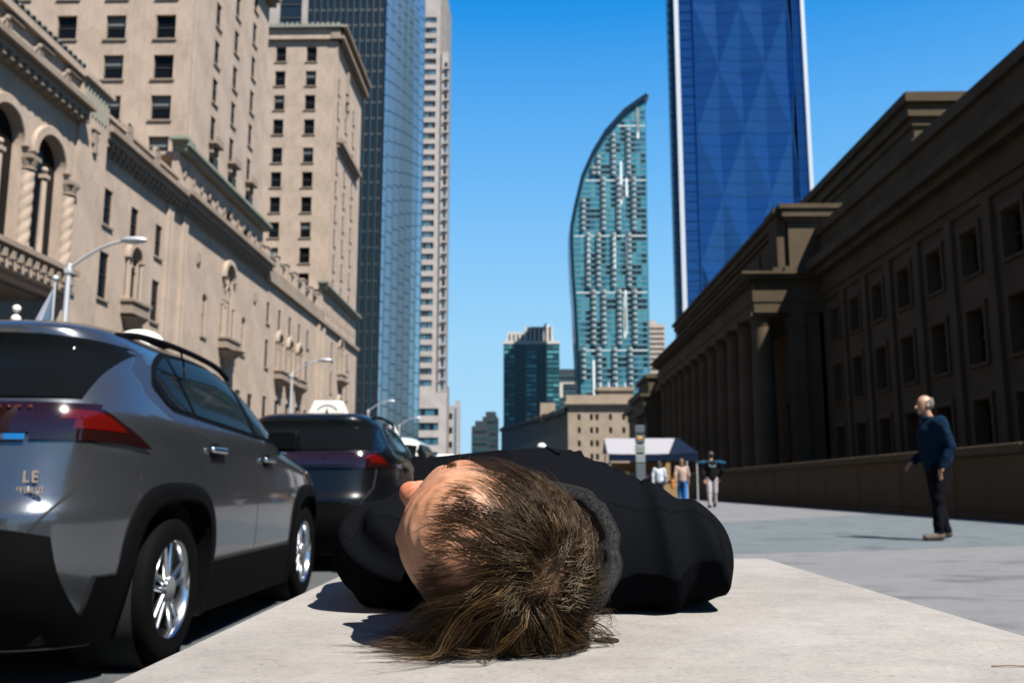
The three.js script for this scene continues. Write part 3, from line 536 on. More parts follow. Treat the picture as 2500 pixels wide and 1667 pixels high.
// ---------- faceted blue tower ----------
{
  seed(81);
  const fl = (a, b) => tex(256, 1, (u, v, i, j) => ((j % 16) < 2 ? a : b) * (.9 + .2 * fbm(u, v, 16, 2, 211)));
  const lines = fl(.72, 1); lines.repeat.set(1 / 40, 1 / 62);
  const mats = [[.020, .083, .225], [.0175, .074, .205], [.024, .095, .24], [.014, .06, .175]].map((c) => phy({ name: 'blue curtain wall', color: lin(...c), map: lines, metalness: .7, roughness: .12 }));
  const dark = phy({ name: 'dark faceted glass', color: lin(.0058, .0158, .036), metalness: .4, roughness: .3 });
  const wh = std({ name: 'white corner fin', color: lin(.30, .335, .38), roughness: .6 });
  const teal = phy({ name: 'dark teal edge glass', color: lin(.0108, .036, .054), metalness: .4, roughness: .3 });
  const D = 260, t = thing('faceted_blue_tower', 'tall deep blue glass tower with diamond facets and white corner fins', 'tower', [64, 0, -D]);
  const H = 190, tp = (x, y) => x - 64 + (x - 64) * 0.0;
  part(t, 'core', bb(-13.6, 19.2, 0, H, -38, -3), dark);
  part(t, 'left_edge', bb(-20.9, -19.2, 0, H, -4, -1.2), teal);
  for (let k = 0; k < 60; k++) part(t, 'edge_floor', geoOf('cef', () => box(1.9, .3, .5)), mats[1], [-20.1, 6 + k * 3, -1.1]);
  part(t, 'corner_fin', bb(-19.2, -17.9, 0, H, -4, .4), wh); part(t, 'corner_fin', bb(19.2, 20.3, 0, H, -4, .4), wh);
  part(t, 'side_strip', bb(-17.9, -13.4, 0, H, -3, -.4), mats[1]);
  for (let k = 0; k < 60; k++) part(t, 'strip_floor', geoOf('csf', () => box(4.5, .35, .1)), mats[3], [-15.65, 6 + k * 3, -.35]);
  part(t, 'strip_mullion', bb(-13.5, -13.2, 0, H, -1, .2), mats[2]);
  // triangular facets: a lattice of points in and out of the wall
  const P = (i, r) => { const x = -13.3 + i * 7 ; return V(clamp(x, -13.3, 16.6), 24.4 + r * 20.3, ((i + r) % 2 === 0) ? 0.2 : -1.5); };
  const darkSet = new Set(['2,3', '1,2', '2,4b']);
  const triangle = (a, b, c, m) => {
    const g = new THREE.BufferGeometry().setFromPoints([a, b, c, a.clone().setZ(a.z - .3), c.clone().setZ(c.z - .3), b.clone().setZ(b.z - .3)]);
    g.setIndex([0, 1, 2, 3, 4, 5]); const h = g.toNonIndexed(); h.computeVertexNormals(); return part(t, 'facet_panel', tri(h), m);
  };
  for (let r = 0; r < 8; r++) for (let i = 0; i < 5; i++) {
    const a = P(i, r), b = P(i + 1, r), c = P(i + 1, r + 1), d = P(i, r + 1); if (b.x - a.x < .2) continue;
    const q = () => mats[0];
    if ((i + r) % 2 === 0) { triangle(a, b, c, q()); triangle(a, c, d, q()); } else { triangle(a, b, d, q()); triangle(b, c, d, q()); }
  }
  part(t, 'right_strip', bb(16.6, 19.2, 0, H, -4, -.2), mats[2]);
  for (let k = 0; k < 3; k++) part(t, 'strip_mullion', bb(16.5 + k * .9, 16.7 + k * .9, 0, H, -1, .15), mats[1]);
}
// ---------- far mid-rise blocks ----------
{
  seed(91);
  const D = 560, t = thing('teal_condo_tower', 'squarish teal glass tower with pale crown past the street end', 'tower', [2, 0, -D]);
  const g3 = [lin(.0144, .054, .0648), lin(.0288, .108, .1224), lin(.0648, .216, .2304), lin(.0086, .0252, .0324)].map((c) => phy({ name: 'teal condo glass', color: c, metalness: .2, roughness: .25 }));
  const pale = std({ name: 'pale crown panels', color: lin(.3312, .3096, .288), roughness: .8 }), dk = std({ name: 'dark recess', color: lin(.0072, .0144, .0216), roughness: .6 });
  part(t, 'tower_body', bb(-17.2, 17.5, 0, 88.6, -30, 0), g3[0]);
  part(t, 'roof_edge', bb(-17.4, 17.7, 88.6, 90.4, -30, .4), pale);
  const bays = [[-17, -10.2], [-9.8, -3.6], [-3.2, 3.2], [3.5, 9.4], [9.8, 17.3]];
  for (let r = 0; r < 25; r++) {
    const y = 14 + r * 2.96;
    for (let b = 0; b < 5; b++) {
      const [x0, x1] = bays[b], n = 2;
      for (let k = 0; k < n; k++) { const w = (x1 - x0) / n - .25, lit = b % 2 ? 3 : (rnd() < .28 ? 2 : rnd() < .5 ? 1 : 0); part(t, 'window', geoOf('cw' + w.toFixed(1), () => box(Number(w.toFixed(1)), 1.7, .2)), g3[lit], [x0 + (k + .5) * (x1 - x0) / n, y + 1.5, b % 2 ? -.05 : .08]); }
    }
    part(t, 'floor_edge', geoOf('cfe', () => box(34.5, .35, .3)), g3[3], [.1, y, .1]);
  }
  part(t, 'crown_block', bb(-15, -4, 90.4, 96.4, -24, -2), pale); part(t, 'crown_block', bb(-4, 13.2, 90.4, 99.8, -24, -3), dk);
  for (let i = 0; i < 7; i++) part(t, 'crown_fin', geoOf('cfin', () => box(1.5, 9.4, 1)), pale, [-3.2 + i * 2.7, 95.2, -2.5]);
  for (let i = 0; i < 4; i++) part(t, 'crown_gap', geoOf('cgap', () => box(1, 4, .3)), dk, [-13.4 + i * 2.6, 93, -1.95]);
  const white = part(t, 'roof_dish', tri(new THREE.SphereGeometry(1.6, 12, 8)), M.white, [9.5, 100.6, -4]); white.userData.label = 'bright white dome on the roof';
  const blocks = [ // x0 x1 height depth
    ['dark_block', 'dark low block left of the teal tower', -26, -17.5, 40.5, 520, [.008, .018, .026]],
    ['dark_block', 'lower dark block at the street end', -31, -22, 33.8, 500, [.012, .02, .028]],
    ['teal_block', 'small dark teal block between the two glass towers', 17.5, 34, 74, 590, [.01, .03, .045]],
    ['stone_block', 'beige stone block half hidden behind the curved tower', 76, 91, 108, 600, [.34, .28, .23]],
  ];
  for (const [n, l, x0, x1, h, d, c] of blocks) {
    const q = thing(n, l, 'building', [(x0 + x1) / 2, 0, -d]), w = (x1 - x0) / 2, m = std({ name: n + ' skin', color: lin(...c), map: T.stone, roughness: .6 });
    part(q, 'body', bb(-w, w, 0, h, -20, 0), m); part(q, 'roof_step', bb(-w * .6, w * (n === 'stone_block' ? .2 : .7), h, h + 3, -16, -2), n === 'teal_block' ? dk : m);
    for (let r = 0; r < 12; r++) { const y = h - 3 - r * 3.4; if (y < 4) break; part(q, 'floor_band', geoOf('fb' + w, () => box(w * 2 - 1, 1.2, .2)), n === 'stone_block' ? dk : g3[r % 2 ? 0 : 3], [0, y, .06]); }
    if (n === 'teal_block') part(q, 'white_frame', merge([bb(-w + 3, w - 3, h - 7, h - 6, 0, .6), bb(-w + 3, -w + 5, h - 16, h - 7, 0, .6)]), pale);
  }
}
// ---------- unseen towers added behind the bench to darken glass reflections and sky fill ----------
{
  const m = phy({ name: 'bronze office glass', color: lin(.0216, .0202, .0187), roughness: .25, metalness: .3 });
  for (const [x, z, w, h, l] of [[-62, 90, 40, 110, 'unseen bronze office tower added up the street for its reflection'], [-14, 210, 54, 70, 'unseen wide bronze slab added to the west for its reflection'], [-95, 190, 44, 140, 'unseen tallest bronze tower added behind the hotel side for its reflection']]) {
    const t = thing('added_office_tower', l, 'tower', [x, 0, z]);
    part(t, 'tower_body', box(w, h, 30, 0, h / 2, 0), m);
    for (let i = 0; i < h / 4; i++) part(t, 'floor_band', geoOf('bfb' + w, () => box(w + .3, 1, 30.3)), M.sash, [0, 3 + i * 4, 0]);
  }
  const t = thing('hotel_west_block', 'stone block next door to the hotel entrance', 'building', [-38, 0, 40]);
  part(t, 'body', bb(-8, 8, 0, 32, -60, 90), M.limestone);
  for (let i = 0; i < 24; i++) for (let k = 0; k < 5; k++) part(t, 'window', geoOf('hww', () => box(.2, 3, 2)), M.windowDark, [8.02, 4 + k * 5.6, -50 + i * 5.6]);
}
// ---------- street lamps ----------
{
  const make = (d, label) => {
    const t = thing('street_lamp', label, 'street lamp', [-14, -.2, -d], 'lamps along the far kerb');
    part(t, 'base', rbox(.4, .5, .4, .05), M.steel, [0, .25, 0]);
    part(t, 'pole', tri(new THREE.CylinderGeometry(.075, .12, 7.4, 12).translate(0, 3.9, 0)), M.steel);
    part(t, 'arm', tri(tube([V(0, 7.45, 0), V(.55, 7.85, 0), V(1.1, 8.15, 0), V(1.6, 8.3, 0)], .045)), M.steel);
    const h = part(t, 'lamp_head', tri(new THREE.SphereGeometry(1, 16, 10).scale(.42, .11, .17)), M.steel, [1.95, 8.32, 0]);
    part(h, 'lens', tri(new THREE.SphereGeometry(1, 12, 6, 0, 6.3, S, S).scale(.26, .09, .13).translate(-.04, -.04, 0)), M.white);
    part(t, 'clamp', rbox(.22, .18, .22, .04), M.steel, [0, 7.35, 0]);
  };
  make(26.9, 'steel street lamp in front of the arched hotel pavilion'); make(53.5, 'steel street lamp before the middle of the hotel podium');
  make(79.6, 'small distant steel street lamp before the gold glass'); make(99, 'most distant steel street lamp, low before the stone tower');
}
// ---------- cars ----------
const font = await new FontLoader().loadAsync('fonts/droid/droid_sans_bold.typeface.json');
const textGeo = (s, size, depth) => { const g = new TextGeometry(s, { font, size, depth, curveSegments: 4 }); g.computeBoundingBox(); const b = g.boundingBox; return tri(g.translate(-(b.max.x + b.min.x) / 2, -(b.max.y + b.min.y) / 2, 0)); };
function pchip(k) {
  const n = k.length, x = k.map((p) => p[0]), y = k.map((p) => p[1]), d = [], m = [];
  for (let i = 0; i < n - 1; i++) d.push((y[i + 1] - y[i]) / (x[i + 1] - x[i]));
  for (let i = 0; i < n; i++) m.push(i === 0 ? d[0] : i === n - 1 ? d[n - 2] : d[i - 1] * d[i] <= 0 ? 0 : 2 * d[i - 1] * d[i] / (d[i - 1] + d[i]));
  return (t) => {
    if (t <= x[0]) return y[0]; if (t >= x[n - 1]) return y[n - 1];
    let i = 0; while (t > x[i + 1]) i++;
    const h = x[i + 1] - x[i], q = (t - x[i]) / h, q2 = q * q, q3 = q2 * q;
    return (2 * q3 - 3 * q2 + 1) * y[i] + (q3 - 2 * q2 + q) * h * m[i] + (-2 * q3 + 3 * q2) * y[i + 1] + (q3 - q2) * h * m[i + 1];
  };
}
function gridGeo(nu, nv, fn, flip) {
  const pos = [], uv = [], idx = [];
  for (let i = 0; i <= nu; i++) for (let j = 0; j <= nv; j++) { const p = fn(i / nu, j / nv); pos.push(...p); uv.push(i / nu, j / nv); }
  for (let i = 0; i < nu; i++) for (let j = 0; j < nv; j++) { const a = i * (nv + 1) + j, b = a + nv + 1; if (flip) idx.push(a, a + 1, b, b, a + 1, b + 1); else idx.push(a, b, a + 1, b, b + 1, a + 1); }
  const g = new THREE.BufferGeometry(); g.setAttribute('position', new THREE.Float32BufferAttribute(pos, 3)); g.setAttribute('uv', new THREE.Float32BufferAttribute(uv, 2)); g.setIndex(idx); g.computeVertexNormals(); return g;
}
const CM = {
  glass: phy({ name: 'tinted car glass', color: lin(.0029, .0036, .0043), roughness: .04, specularIntensity: .06 }),
  trim: phy({ name: 'satin black cladding', color: lin(.0015, .0015, .0017), specularIntensity: .12, roughness: .6 }),
  gap: std({ name: 'panel gap', color: lin(.0009, .0009, .0009), roughness: .9 }),
  rubber: phy({ name: 'tyre rubber', color: lin(.0018, .0018, .002), specularIntensity: .1, roughness: .8 }),
  rim: std({ name: 'polished alloy', color: lin(.6, .61, .63), metalness: 1, roughness: .2 }),
  chrome: std({ name: 'chrome', color: lin(.75, .75, .77), metalness: 1, roughness: .08 }),
  tail: phy({ name: 'red lamp lens', color: lin(.05, .0016, .0012), roughness: .12, clearcoat: 1, clearcoatRoughness: .03 }),
  tailDark: phy({ name: 'smoked lamp lens', color: lin(.0086, .0022, .0022), roughness: .1, clearcoat: 1, clearcoatRoughness: .03 }),
  clear: phy({ name: 'clear lamp lens', color: lin(.0432, .0468, .0504), metalness: .4, roughness: .2 }),
  sign: std({ name: 'white roof sign plastic', color: lin(.5616, .5472, .504), roughness: .35 }),
  ink: std({ name: 'dark lettering', color: lin(.0216, .0216, .0252), roughness: .6 }),
  plate: std({ name: 'licence plate', color: lin(.432, .4464, .4608), roughness: .5 }),
};
const flake = tex(256, .15, (u, v) => .8 + .4 * (fbm(u, v, 100, 2, 301) - .5));
const silver = phy({ name: 'silver metallic paint', color: lin(.105, .115, .13), metalness: .85, roughness: .29, clearcoat: 1, clearcoatRoughness: .04, roughnessMap: flake });
const blackPaint = phy({ name: 'black paint', color: lin(.0018, .0022, .0029), roughness: .3, specularIntensity: .3, clearcoat: .5, clearcoatRoughness: .03 });
const whitePaint = phy({ name: 'white paint', color: lin(.5184, .5184, .504), roughness: .4, clearcoat: 1, clearcoatRoughness: .04 });

function makeCar(o) {
  const t = thing(o.name, o.label, 'car', o.pos, 'taxis parked along the kerb');
  const rear = pchip(o.rear), front = pchip(o.front), W = pchip(o.width), nx = o.n ?? 5.2;
  const hs = []; const H0 = o.rear[0][0], H1 = o.rear[o.rear.length - 1][0];
  for (let i = 0; i <= 84; i++) hs.push(mix(H0, H1, i < 70 ? i / 70 * .93 : .93 + .07 * (1 - Math.pow(1 - (i - 70) / 14, 1.6))));
  const sideX = (s, h) => { const a = rear(h), b = front(h), u = clamp(Math.abs((s - (a + b) / 2) / ((b - a) / 2)), 0, .9999); return W(h) * Math.pow(1 - Math.pow(u, nx), 1 / nx); };
  const rearS = (x, h) => { const a = rear(h), b = front(h), q = clamp(Math.abs(x) / W(h), 0, .9999); return (a + b) / 2 - (b - a) / 2 * Math.pow(1 - Math.pow(q, nx), 1 / nx); };
  // one outline, resampled evenly by arc length
  const NP = 220, outline = (h) => {
    const a = rear(h), b = front(h), c = (a + b) / 2, l = (b - a) / 2, w = W(h), raw = [];
    for (let i = 0; i < 1600; i++) { const f = i / 1600 * Math.PI * 2, cs = Math.cos(f), sn = Math.sin(f); raw.push([Math.sign(sn) * Math.pow(Math.abs(sn), 2 / nx) * w, c - Math.sign(cs) * Math.pow(Math.abs(cs), 2 / nx) * l]); }
    const acc = [0]; for (let i = 1; i <= raw.length; i++) { const p = raw[i % raw.length], q = raw[i - 1]; acc.push(acc[i - 1] + Math.hypot(p[0] - q[0], p[1] - q[1])); }
    const out = []; let k = 0; for (let i = 0; i < NP; i++) { const target = acc[raw.length] * i / NP; while (acc[k + 1] < target) k++; const u = (target - acc[k]) / (acc[k + 1] - acc[k] || 1), p = raw[k], q = raw[(k + 1) % raw.length]; out.push([mix(p[0], q[0], u), mix(p[1], q[1], u)]); }
    return out;
  };
  const pos = [], idx = [], inArch = (x, s, h) => Math.abs(x) > .55 && o.axles.some((a) => Math.pow(Math.abs(s - a) / (o.wheelR + .10), 2.6) + Math.pow(Math.abs(h - o.wheelR) / (o.wheelR + .12), 2.6) < 1);
  hs.forEach((h) => outline(h).forEach(([x, s]) => pos.push(x, h, -s)));
  for (let j = 0; j < hs.length - 1; j++) for (let i = 0; i < NP; i++) {
    const a = j * NP + i, b = j * NP + (i + 1) % NP, c = a + NP, d = b + NP, mx = (pos[3 * a] + pos[3 * d]) / 2, ms = -(pos[3 * a + 2] + pos[3 * d + 2]) / 2, mh = (hs[j] + hs[j + 1]) / 2;
    if (inArch(mx, ms, mh)) continue; idx.push(a, b, c, b, d, c);
  }
  const top = pos.length / 3; pos.push(0, H1 + .008, -(rear(H1) + front(H1)) / 2); for (let i = 0; i < NP; i++) idx.push((hs.length - 1) * NP + i, (hs.length - 1) * NP + (i + 1) % NP, top);
  const g = new THREE.BufferGeometry(); g.setAttribute('position', new THREE.Float32BufferAttribute(pos, 3)); g.setIndex(idx); g.computeVertexNormals();
  part(t, 'body', tri(g), o.paint);
  part(t, 'underbody', bb(-W(.5) + .28, W(.5) - .28, .2, .62, -front(.5) + .25, -rear(.5) - .2), CM.trim);
  // patches that follow the body
  const side = (sd, s0, s1, bot, topF, off, nu = 18, nv = 8) => { const b = pchip(bot), c = pchip(topF); return gridGeo(nu, nv, (i, j) => { const s = mix(s0, s1, i), h = mix(b(s), c(s), j); return [sd * (sideX(s, h) + off), h, -s]; }, sd > 0 ? false : true); };
  const back = (x0, x1, b, c, off, nu = 20, nv = 8) => gridGeo(nu, nv, (i, j) => { const x = mix(x0, x1, i), h = mix(b(x), c(x), j); return [x, h, -(rearS(x, h) - off)]; }, false);
  const gapSide = (sd, pts, w = .007) => gridGeo(24, 1, (i, j) => { const q = i * (pts.length - 1), k = Math.min(pts.length - 2, Math.floor(q)), u = q - k, s = mix(pts[k][0], pts[k + 1][0], u), h = mix(pts[k][1], pts[k + 1][1], u), vert = Math.abs(pts[k + 1][1] - pts[k][1]) > Math.abs(pts[k + 1][0] - pts[k][0]); const s2 = s + (vert ? (j - .5) * w : 0), h2 = h + (vert ? 0 : (j - .5) * w); return [sd * (sideX(s2, h2) + .0018), h2, -s2]; }, sd > 0);
  for (const sd of [1, -1]) {
    part(t, 'window_frame', side(sd, o.dlo.s0, o.dlo.s1, o.dlo.bot, o.dlo.top, .003, 40, 10), CM.trim);
    for (const w of o.windows) part(t, 'side_window', side(sd, w.s0, w.s1, o.dlo.bot.map(([s, h]) => [s, h + .025]), o.dlo.top.map(([s, h]) => [s, h - .03]), .007, 20, 8), CM.glass);
    if (o.chromeLine) part(t, 'window_trim', gapSide(sd, o.chromeLine, .018), CM.chrome).position.x = sd * .006;
    for (const q of o.seams) part(t, 'door_seam', gapSide(sd, q), CM.gap);
    for (const [s, h] of o.handles) { const x = sd * (sideX(s, h) + .02); const hd = part(t, 'door_handle', rbox(.03, .035, .24, .014), o.handleMat ?? CM.chrome, [x, h, -s]); part(hd, 'handle_cup', tri(new THREE.SphereGeometry(1, 14, 8).scale(.012, .045, .09)), CM.trim, [-sd * .016, -.005, .02]); }
    part(t, 'rear_cladding', side(sd, .29, o.axles[0] - o.wheelR - .08, [[0, H0 + .005], [5, H0 + .005]], [[0, H0 + .16], [.3, H0 + .3], [5, H0 + .3]], .016, 16, 5), CM.trim);
    // sill cladding
    part(t, 'sill_cladding', side(sd, o.axles[0] + o.wheelR + .1, o.axles[1] - o.wheelR - .1, [[0, H0 + .005], [5, H0 + .005]], [[0, H0 + .27], [5, H0 + .27]], .014, 20, 4), CM.trim);
    for (const a of o.axles) {
      const rA = (f, k) => k / Math.pow(Math.pow(Math.abs(Math.cos(f)), 3.2) + Math.pow(Math.abs(Math.sin(f)), 3.2), 1 / 3.2);
      part(t, 'arch_cladding', gridGeo(44, 5, (i, j) => { const f = R(mix(-28, 208, i)), q = j * 5, r = q < 1 ? o.wheelR + .07 : mix(o.wheelR + .07, o.wheelR + .165, (q - 1) / 4), rad = rA(f, r), s = a + Math.cos(f) * rad, h = Math.max(H0, o.wheelR + Math.sin(f) * rad), x = sideX(clamp(s, rear(h) + .02, front(h) - .02), h) + (q < 1 ? -.2 * (1 - q) + .018 : q > 4 ? .004 : .02); return [sd * x, h, -s]; }, sd > 0), o.claddingMat ?? CM.trim);
      part(t, 'wheel_well', tri(new THREE.CylinderGeometry(o.wheelR + .06, o.wheelR + .06, .30, 28, 1, true).rotateZ(S).translate(sd * (W(.5) - .2), o.wheelR + .02, -a)), CM.gap);
      const wh = sub(t, 'wheel', [sd * (W(.6) - .135), o.wheelR, -a], sd > 0 ? 0 : Math.PI);
      part(wh, 'tyre', geoOf('tyre' + o.wheelR, () => { const r = o.wheelR, p = [[r * .66, -.11], [r * .8, -.118], [r * .93, -.112], [r * .985, -.09], [r, -.05], [r, .05], [r * .985, .09], [r * .93, .112], [r * .8, .118], [r * .66, .11]]; return tri(new THREE.LatheGeometry(p.map((q) => new THREE.Vector2(...q)), 48).rotateZ(-S)); }), CM.rubber);
      part(wh, 'rim', geoOf('rim' + o.wheelR, () => {
        const r = o.wheelR * .67, list = [tri(new THREE.LatheGeometry([[r, -.1], [r * .94, -.09], [r * .92, .03], [r * .95, .085], [r * 1.0, .105], [r * 1.03, .108], [r * 1.02, .112]].map((q) => new THREE.Vector2(...q)), 48).rotateZ(-S)), tri(new THREE.CylinderGeometry(.055, .06, .05, 20).rotateZ(S).translate(.075, 0, 0))];
        for (let k = 0; k < 5; k++) for (const e of [-1, 1]) { const sp = new THREE.CylinderGeometry(.017, .03, r * .86, 8, 1).scale(1.0, 1, .62); sp.translate(0, r * .5, 0).rotateZ(0).rotateX(e * .13).translate(0, 0, e * .01).rotateX(k * Math.PI * 2 / 5).translate(.068, 0, 0); list.push(tri(sp)); }
        return merge(list);
      }), CM.rim);
      part(wh, 'brake_disc', geoOf('disc', () => tri(new THREE.CylinderGeometry(.15, .15, .02, 28).rotateZ(S).translate(-.01, 0, 0))), CM.trim);
    }
    // tail lamp wraps round the corner
    const L = o.lamp;
    const lampS = part(t, 'tail_lamp', mergeGeometries([side(sd, L.s0, L.s1, L.bot, L.top, .012, 18, 8), back(sd > 0 ? L.x0 : -L.x1, sd > 0 ? L.x1 : -L.x0, () => L.h0, () => L.h1, .012, 10, 8)]), CM.tailDark);
    part(lampS, 'red_lens', mergeGeometries([side(sd, L.s0 + .05, mix(L.s0, L.s1, .6), L.bot.map(([s, h]) => [s, h + .05]), L.top.map(([s, h]) => [s, h - .025]), .015, 12, 6), back(sd > 0 ? L.x0 + .1 : -L.x1 + .02, sd > 0 ? L.x1 - .02 : -L.x0 - .1, () => L.h1 - .07, () => L.h1 - .03, .015, 8, 4)]), CM.tail);
    // mirror
    if (o.mirror) { const [s, h] = o.mirror, mg = sub(t, 'door_mirror', [sd * (sideX(s, h) + .14), h, -s]); part(mg, 'mirror_shell', rbox(.22, .16, .12, .05, 4), o.mirrorMat ?? CM.trim); part(mg, 'mirror_stalk', rbox(.16, .05, .07, .02), CM.trim, [-sd * .12, -.08, 0]); part(mg, 'mirror_glass', rbox(.18, .12, .01, .004), CM.glass, [0, 0, .062]); part(mg, 'mirror_rim', rbox(.10, .02, .02, .008), CM.chrome, [-sd * .03, -.09, .03]); }
    if (o.rails) part(t, 'roof_rail', tri(tube(o.rails.map(([s, dx]) => V(sd * (W(o.railH) + dx), pchip(o.railY)(s), -s)), .018, 30, 8)), o.railMat ?? CM.trim);
  }
  // rear window, tailgate pieces
  const gw = o.rearGlass;
  part(t, 'rear_window', back(-gw.x1, gw.x1, () => gw.h0, (x) => gw.h1 - .03 * Math.pow(Math.abs(x / gw.x1), 3), .012, 60, 16), CM.glass);
  if (o.gateSeam) for (const sd of [1, -1]) part(t, 'tailgate_seam', gridGeo(20, 1, (i, j) => { const q = i * (o.gateSeam.length - 1), k = Math.min(o.gateSeam.length - 2, Math.floor(q)), u = q - k, x = sd * (mix(o.gateSeam[k][0], o.gateSeam[k + 1][0], u) + (j - .5) * .012), h = mix(o.gateSeam[k][1], o.gateSeam[k + 1][1], u); return [x, h, -(rearS(x, h) - .002)]; }, sd < 0), CM.gap);
  part(t, 'lower_bumper', gridGeo(70, 10, (i, j) => { const h = mix(H0 + .01, o.bumper.h1 - .05 * Math.pow(Math.abs(i * 2 - 1), 4), j), x = mix(-1, 1, i) * o.bumper.x1 * mix(1.1, 1, j); return [x, h, -(rearS(x, h) - .02)]; }), CM.trim);
  part(t, 'light_bar', back(-o.lamp.x0, o.lamp.x0, () => o.lamp.h0 + .03, () => o.lamp.h1, .014, 60, 5), CM.tailDark);
  part(t, 'tailgate_strip', back(-o.lamp.x0 + .01, o.lamp.x0 - .01, () => o.lamp.h0 + .0, () => o.lamp.h0 + .025, .022, 60, 2), o.stripMat ?? CM.chrome);
  const pl = part(t, 'licence_plate', rbox(.30, .15, .012, .006), CM.plate, [o.plateX ?? 0, o.plateH, -(rearS(0, o.plateH) - .03)]);
  part(pl, 'plate_frame', rbox(.33, .18, .01, .008), CM.trim, [0, 0, -.004]);
  part(t, 'rear_wiper', bar(V(0, gw.h0 + .02, -(rearS(0, gw.h0) - .03)), V(-.36, gw.h0 + .12, -(rearS(.36, gw.h0 + .12) - .02)), .008), CM.trim);
  return { t, rearS, sideX, back };
}
const suvShape = {
  rear: [[.17, .22], [.24, .15], [.35, .06], [.55, .0], [.72, .0], [.80, .035], [.95, .075], [1.05, .10], [1.20, .15], [1.35, .27], [1.5, .42], [1.58, .42], [1.63, .50], [1.67, .85], [1.69, 1.3]],
  front: [[.17, 4.38], [.24, 4.42], [.35, 4.52], [.55, 4.58], [.75, 4.56], [.88, 4.50], [.98, 4.30], [1.04, 3.85], [1.10, 3.4], [1.16, 3.22], [1.35, 2.92], [1.5, 2.62], [1.6, 2.3], [1.66, 2.0], [1.69, 1.7]],
  width: [[.17, .865], [.24, .872], [.35, .89], [.55, .92], [.75, .925], [.9, .915], [1.05, .905], [1.15, .89], [1.22, .865], [1.35, .80], [1.5, .715], [1.58, .655], [1.63, .58], [1.67, .44], [1.69, .25]],
  axles: [.94, 3.63], wheelR: .355,
  dlo: { s0: .80, s1: 3.16, bot: [[.80, 1.33], [.9, 1.235], [1.2, 1.215], [2.3, 1.165], [3.16, 1.135]], top: [[.80, 1.36], [.95, 1.49], [1.2, 1.575], [1.7, 1.60], [2.3, 1.585], [2.75, 1.45], [3.16, 1.15]] },
  windows: [{ s0: .84, s1: 1.17 }, { s0: 1.215, s1: 2.17 }, { s0: 2.27, s1: 3.06 }],
  seams: [[[1.2, 1.21], [1.26, 1.0], [1.38, .78], [1.44, .45]], [[2.22, 1.16], [2.24, .8], [2.22, .45]], [[3.2, 1.12], [3.26, .85], [3.2, .45]], [[1.44, .45], [3.2, .45]]],
  handles: [[1.45, 1.055], [2.46, 1.03]],
  lamp: { s0: .11, s1: .62, x0: .56, x1: .765, h0: 1.05, h1: 1.215, bot: [[0, 1.06], [.3, 1.05], [.62, 1.025]], top: [[0, 1.215], [.28, 1.21], [.42, 1.13], [.62, 1.03]] },
  rearGlass: { x1: .70, h0: 1.24, h1: 1.56 }, gateSeam: [[.78, 1.6], [.74, 1.22], [.76, 1.05], [.74, .85], [.62, .66]], bumper: { x1: .70, h1: .70 }, plateH: 0.86,
  mirror: [3.02, 1.19], railH: 1.6, rails: [[.75, -.02], [.95, .0], [1.6, .01], [2.2, .0], [2.45, -.02]], railY: [[.7, 1.585], [.95, 1.625], [1.6, 1.64], [2.2, 1.615], [2.5, 1.57]],
};
{ // silver taxi
  const c = makeCar({ ...suvShape, name: 'silver_suv', label: 'silver sport utility taxi parked beside the concrete bench', pos: [-2.665, -.2, -3.70], paint: silver, railMat: CM.trim });
  const t = c.t;
  part(t, 'spoiler', gridGeo(30, 6, (i, j) => { const x = mix(-.62, .62, i), a = j / 6; return [x, 1.615 + .035 * Math.sin(a * 3.1) - .02 * a + -.05 * Math.pow(Math.abs(x) / .62, 3), -(.36 + .36 * (1 - a) + .1 * Math.pow(Math.abs(x) / .62, 4))]; }), silver);
  const bx = (x, h) => -(c.rearS(x, h) - .012);
  part(t, 'badge', textGeo('LE', .05, .006), CM.chrome, [.60, .895, bx(.6, .89)]); part(t, 'badge', textGeo('HYBRID', .026, .005), CM.chrome, [.60, .84, bx(.6, .84)]);
  for (let i = 0; i < 12; i++) { const x = .54 - i * .04; part(t, 'red_bulb', geoOf('rb', () => tri(new THREE.SphereGeometry(.009, 8, 6))), CM.tail, [x, 1.19, bx(x, 1.19) + .008]); }
  const sgn = sub(t, 'roof_sign', [.36, 1.685, -1.6]);
  part(sgn, 'sign_dome', tri(new THREE.SphereGeometry(1, 24, 12, 0, Math.PI * 2, 0, S).scale(.15, .09, .1)), CM.sign); part(sgn, 'sign_base', rbox(.3, .03, .2, .012), CM.trim);
  part(t, 'roof_antenna', tri(new THREE.ConeGeometry(.03, .07, 10).scale(.6, 1, 1.8)), CM.trim, [0, 1.71, -1.1]);
}
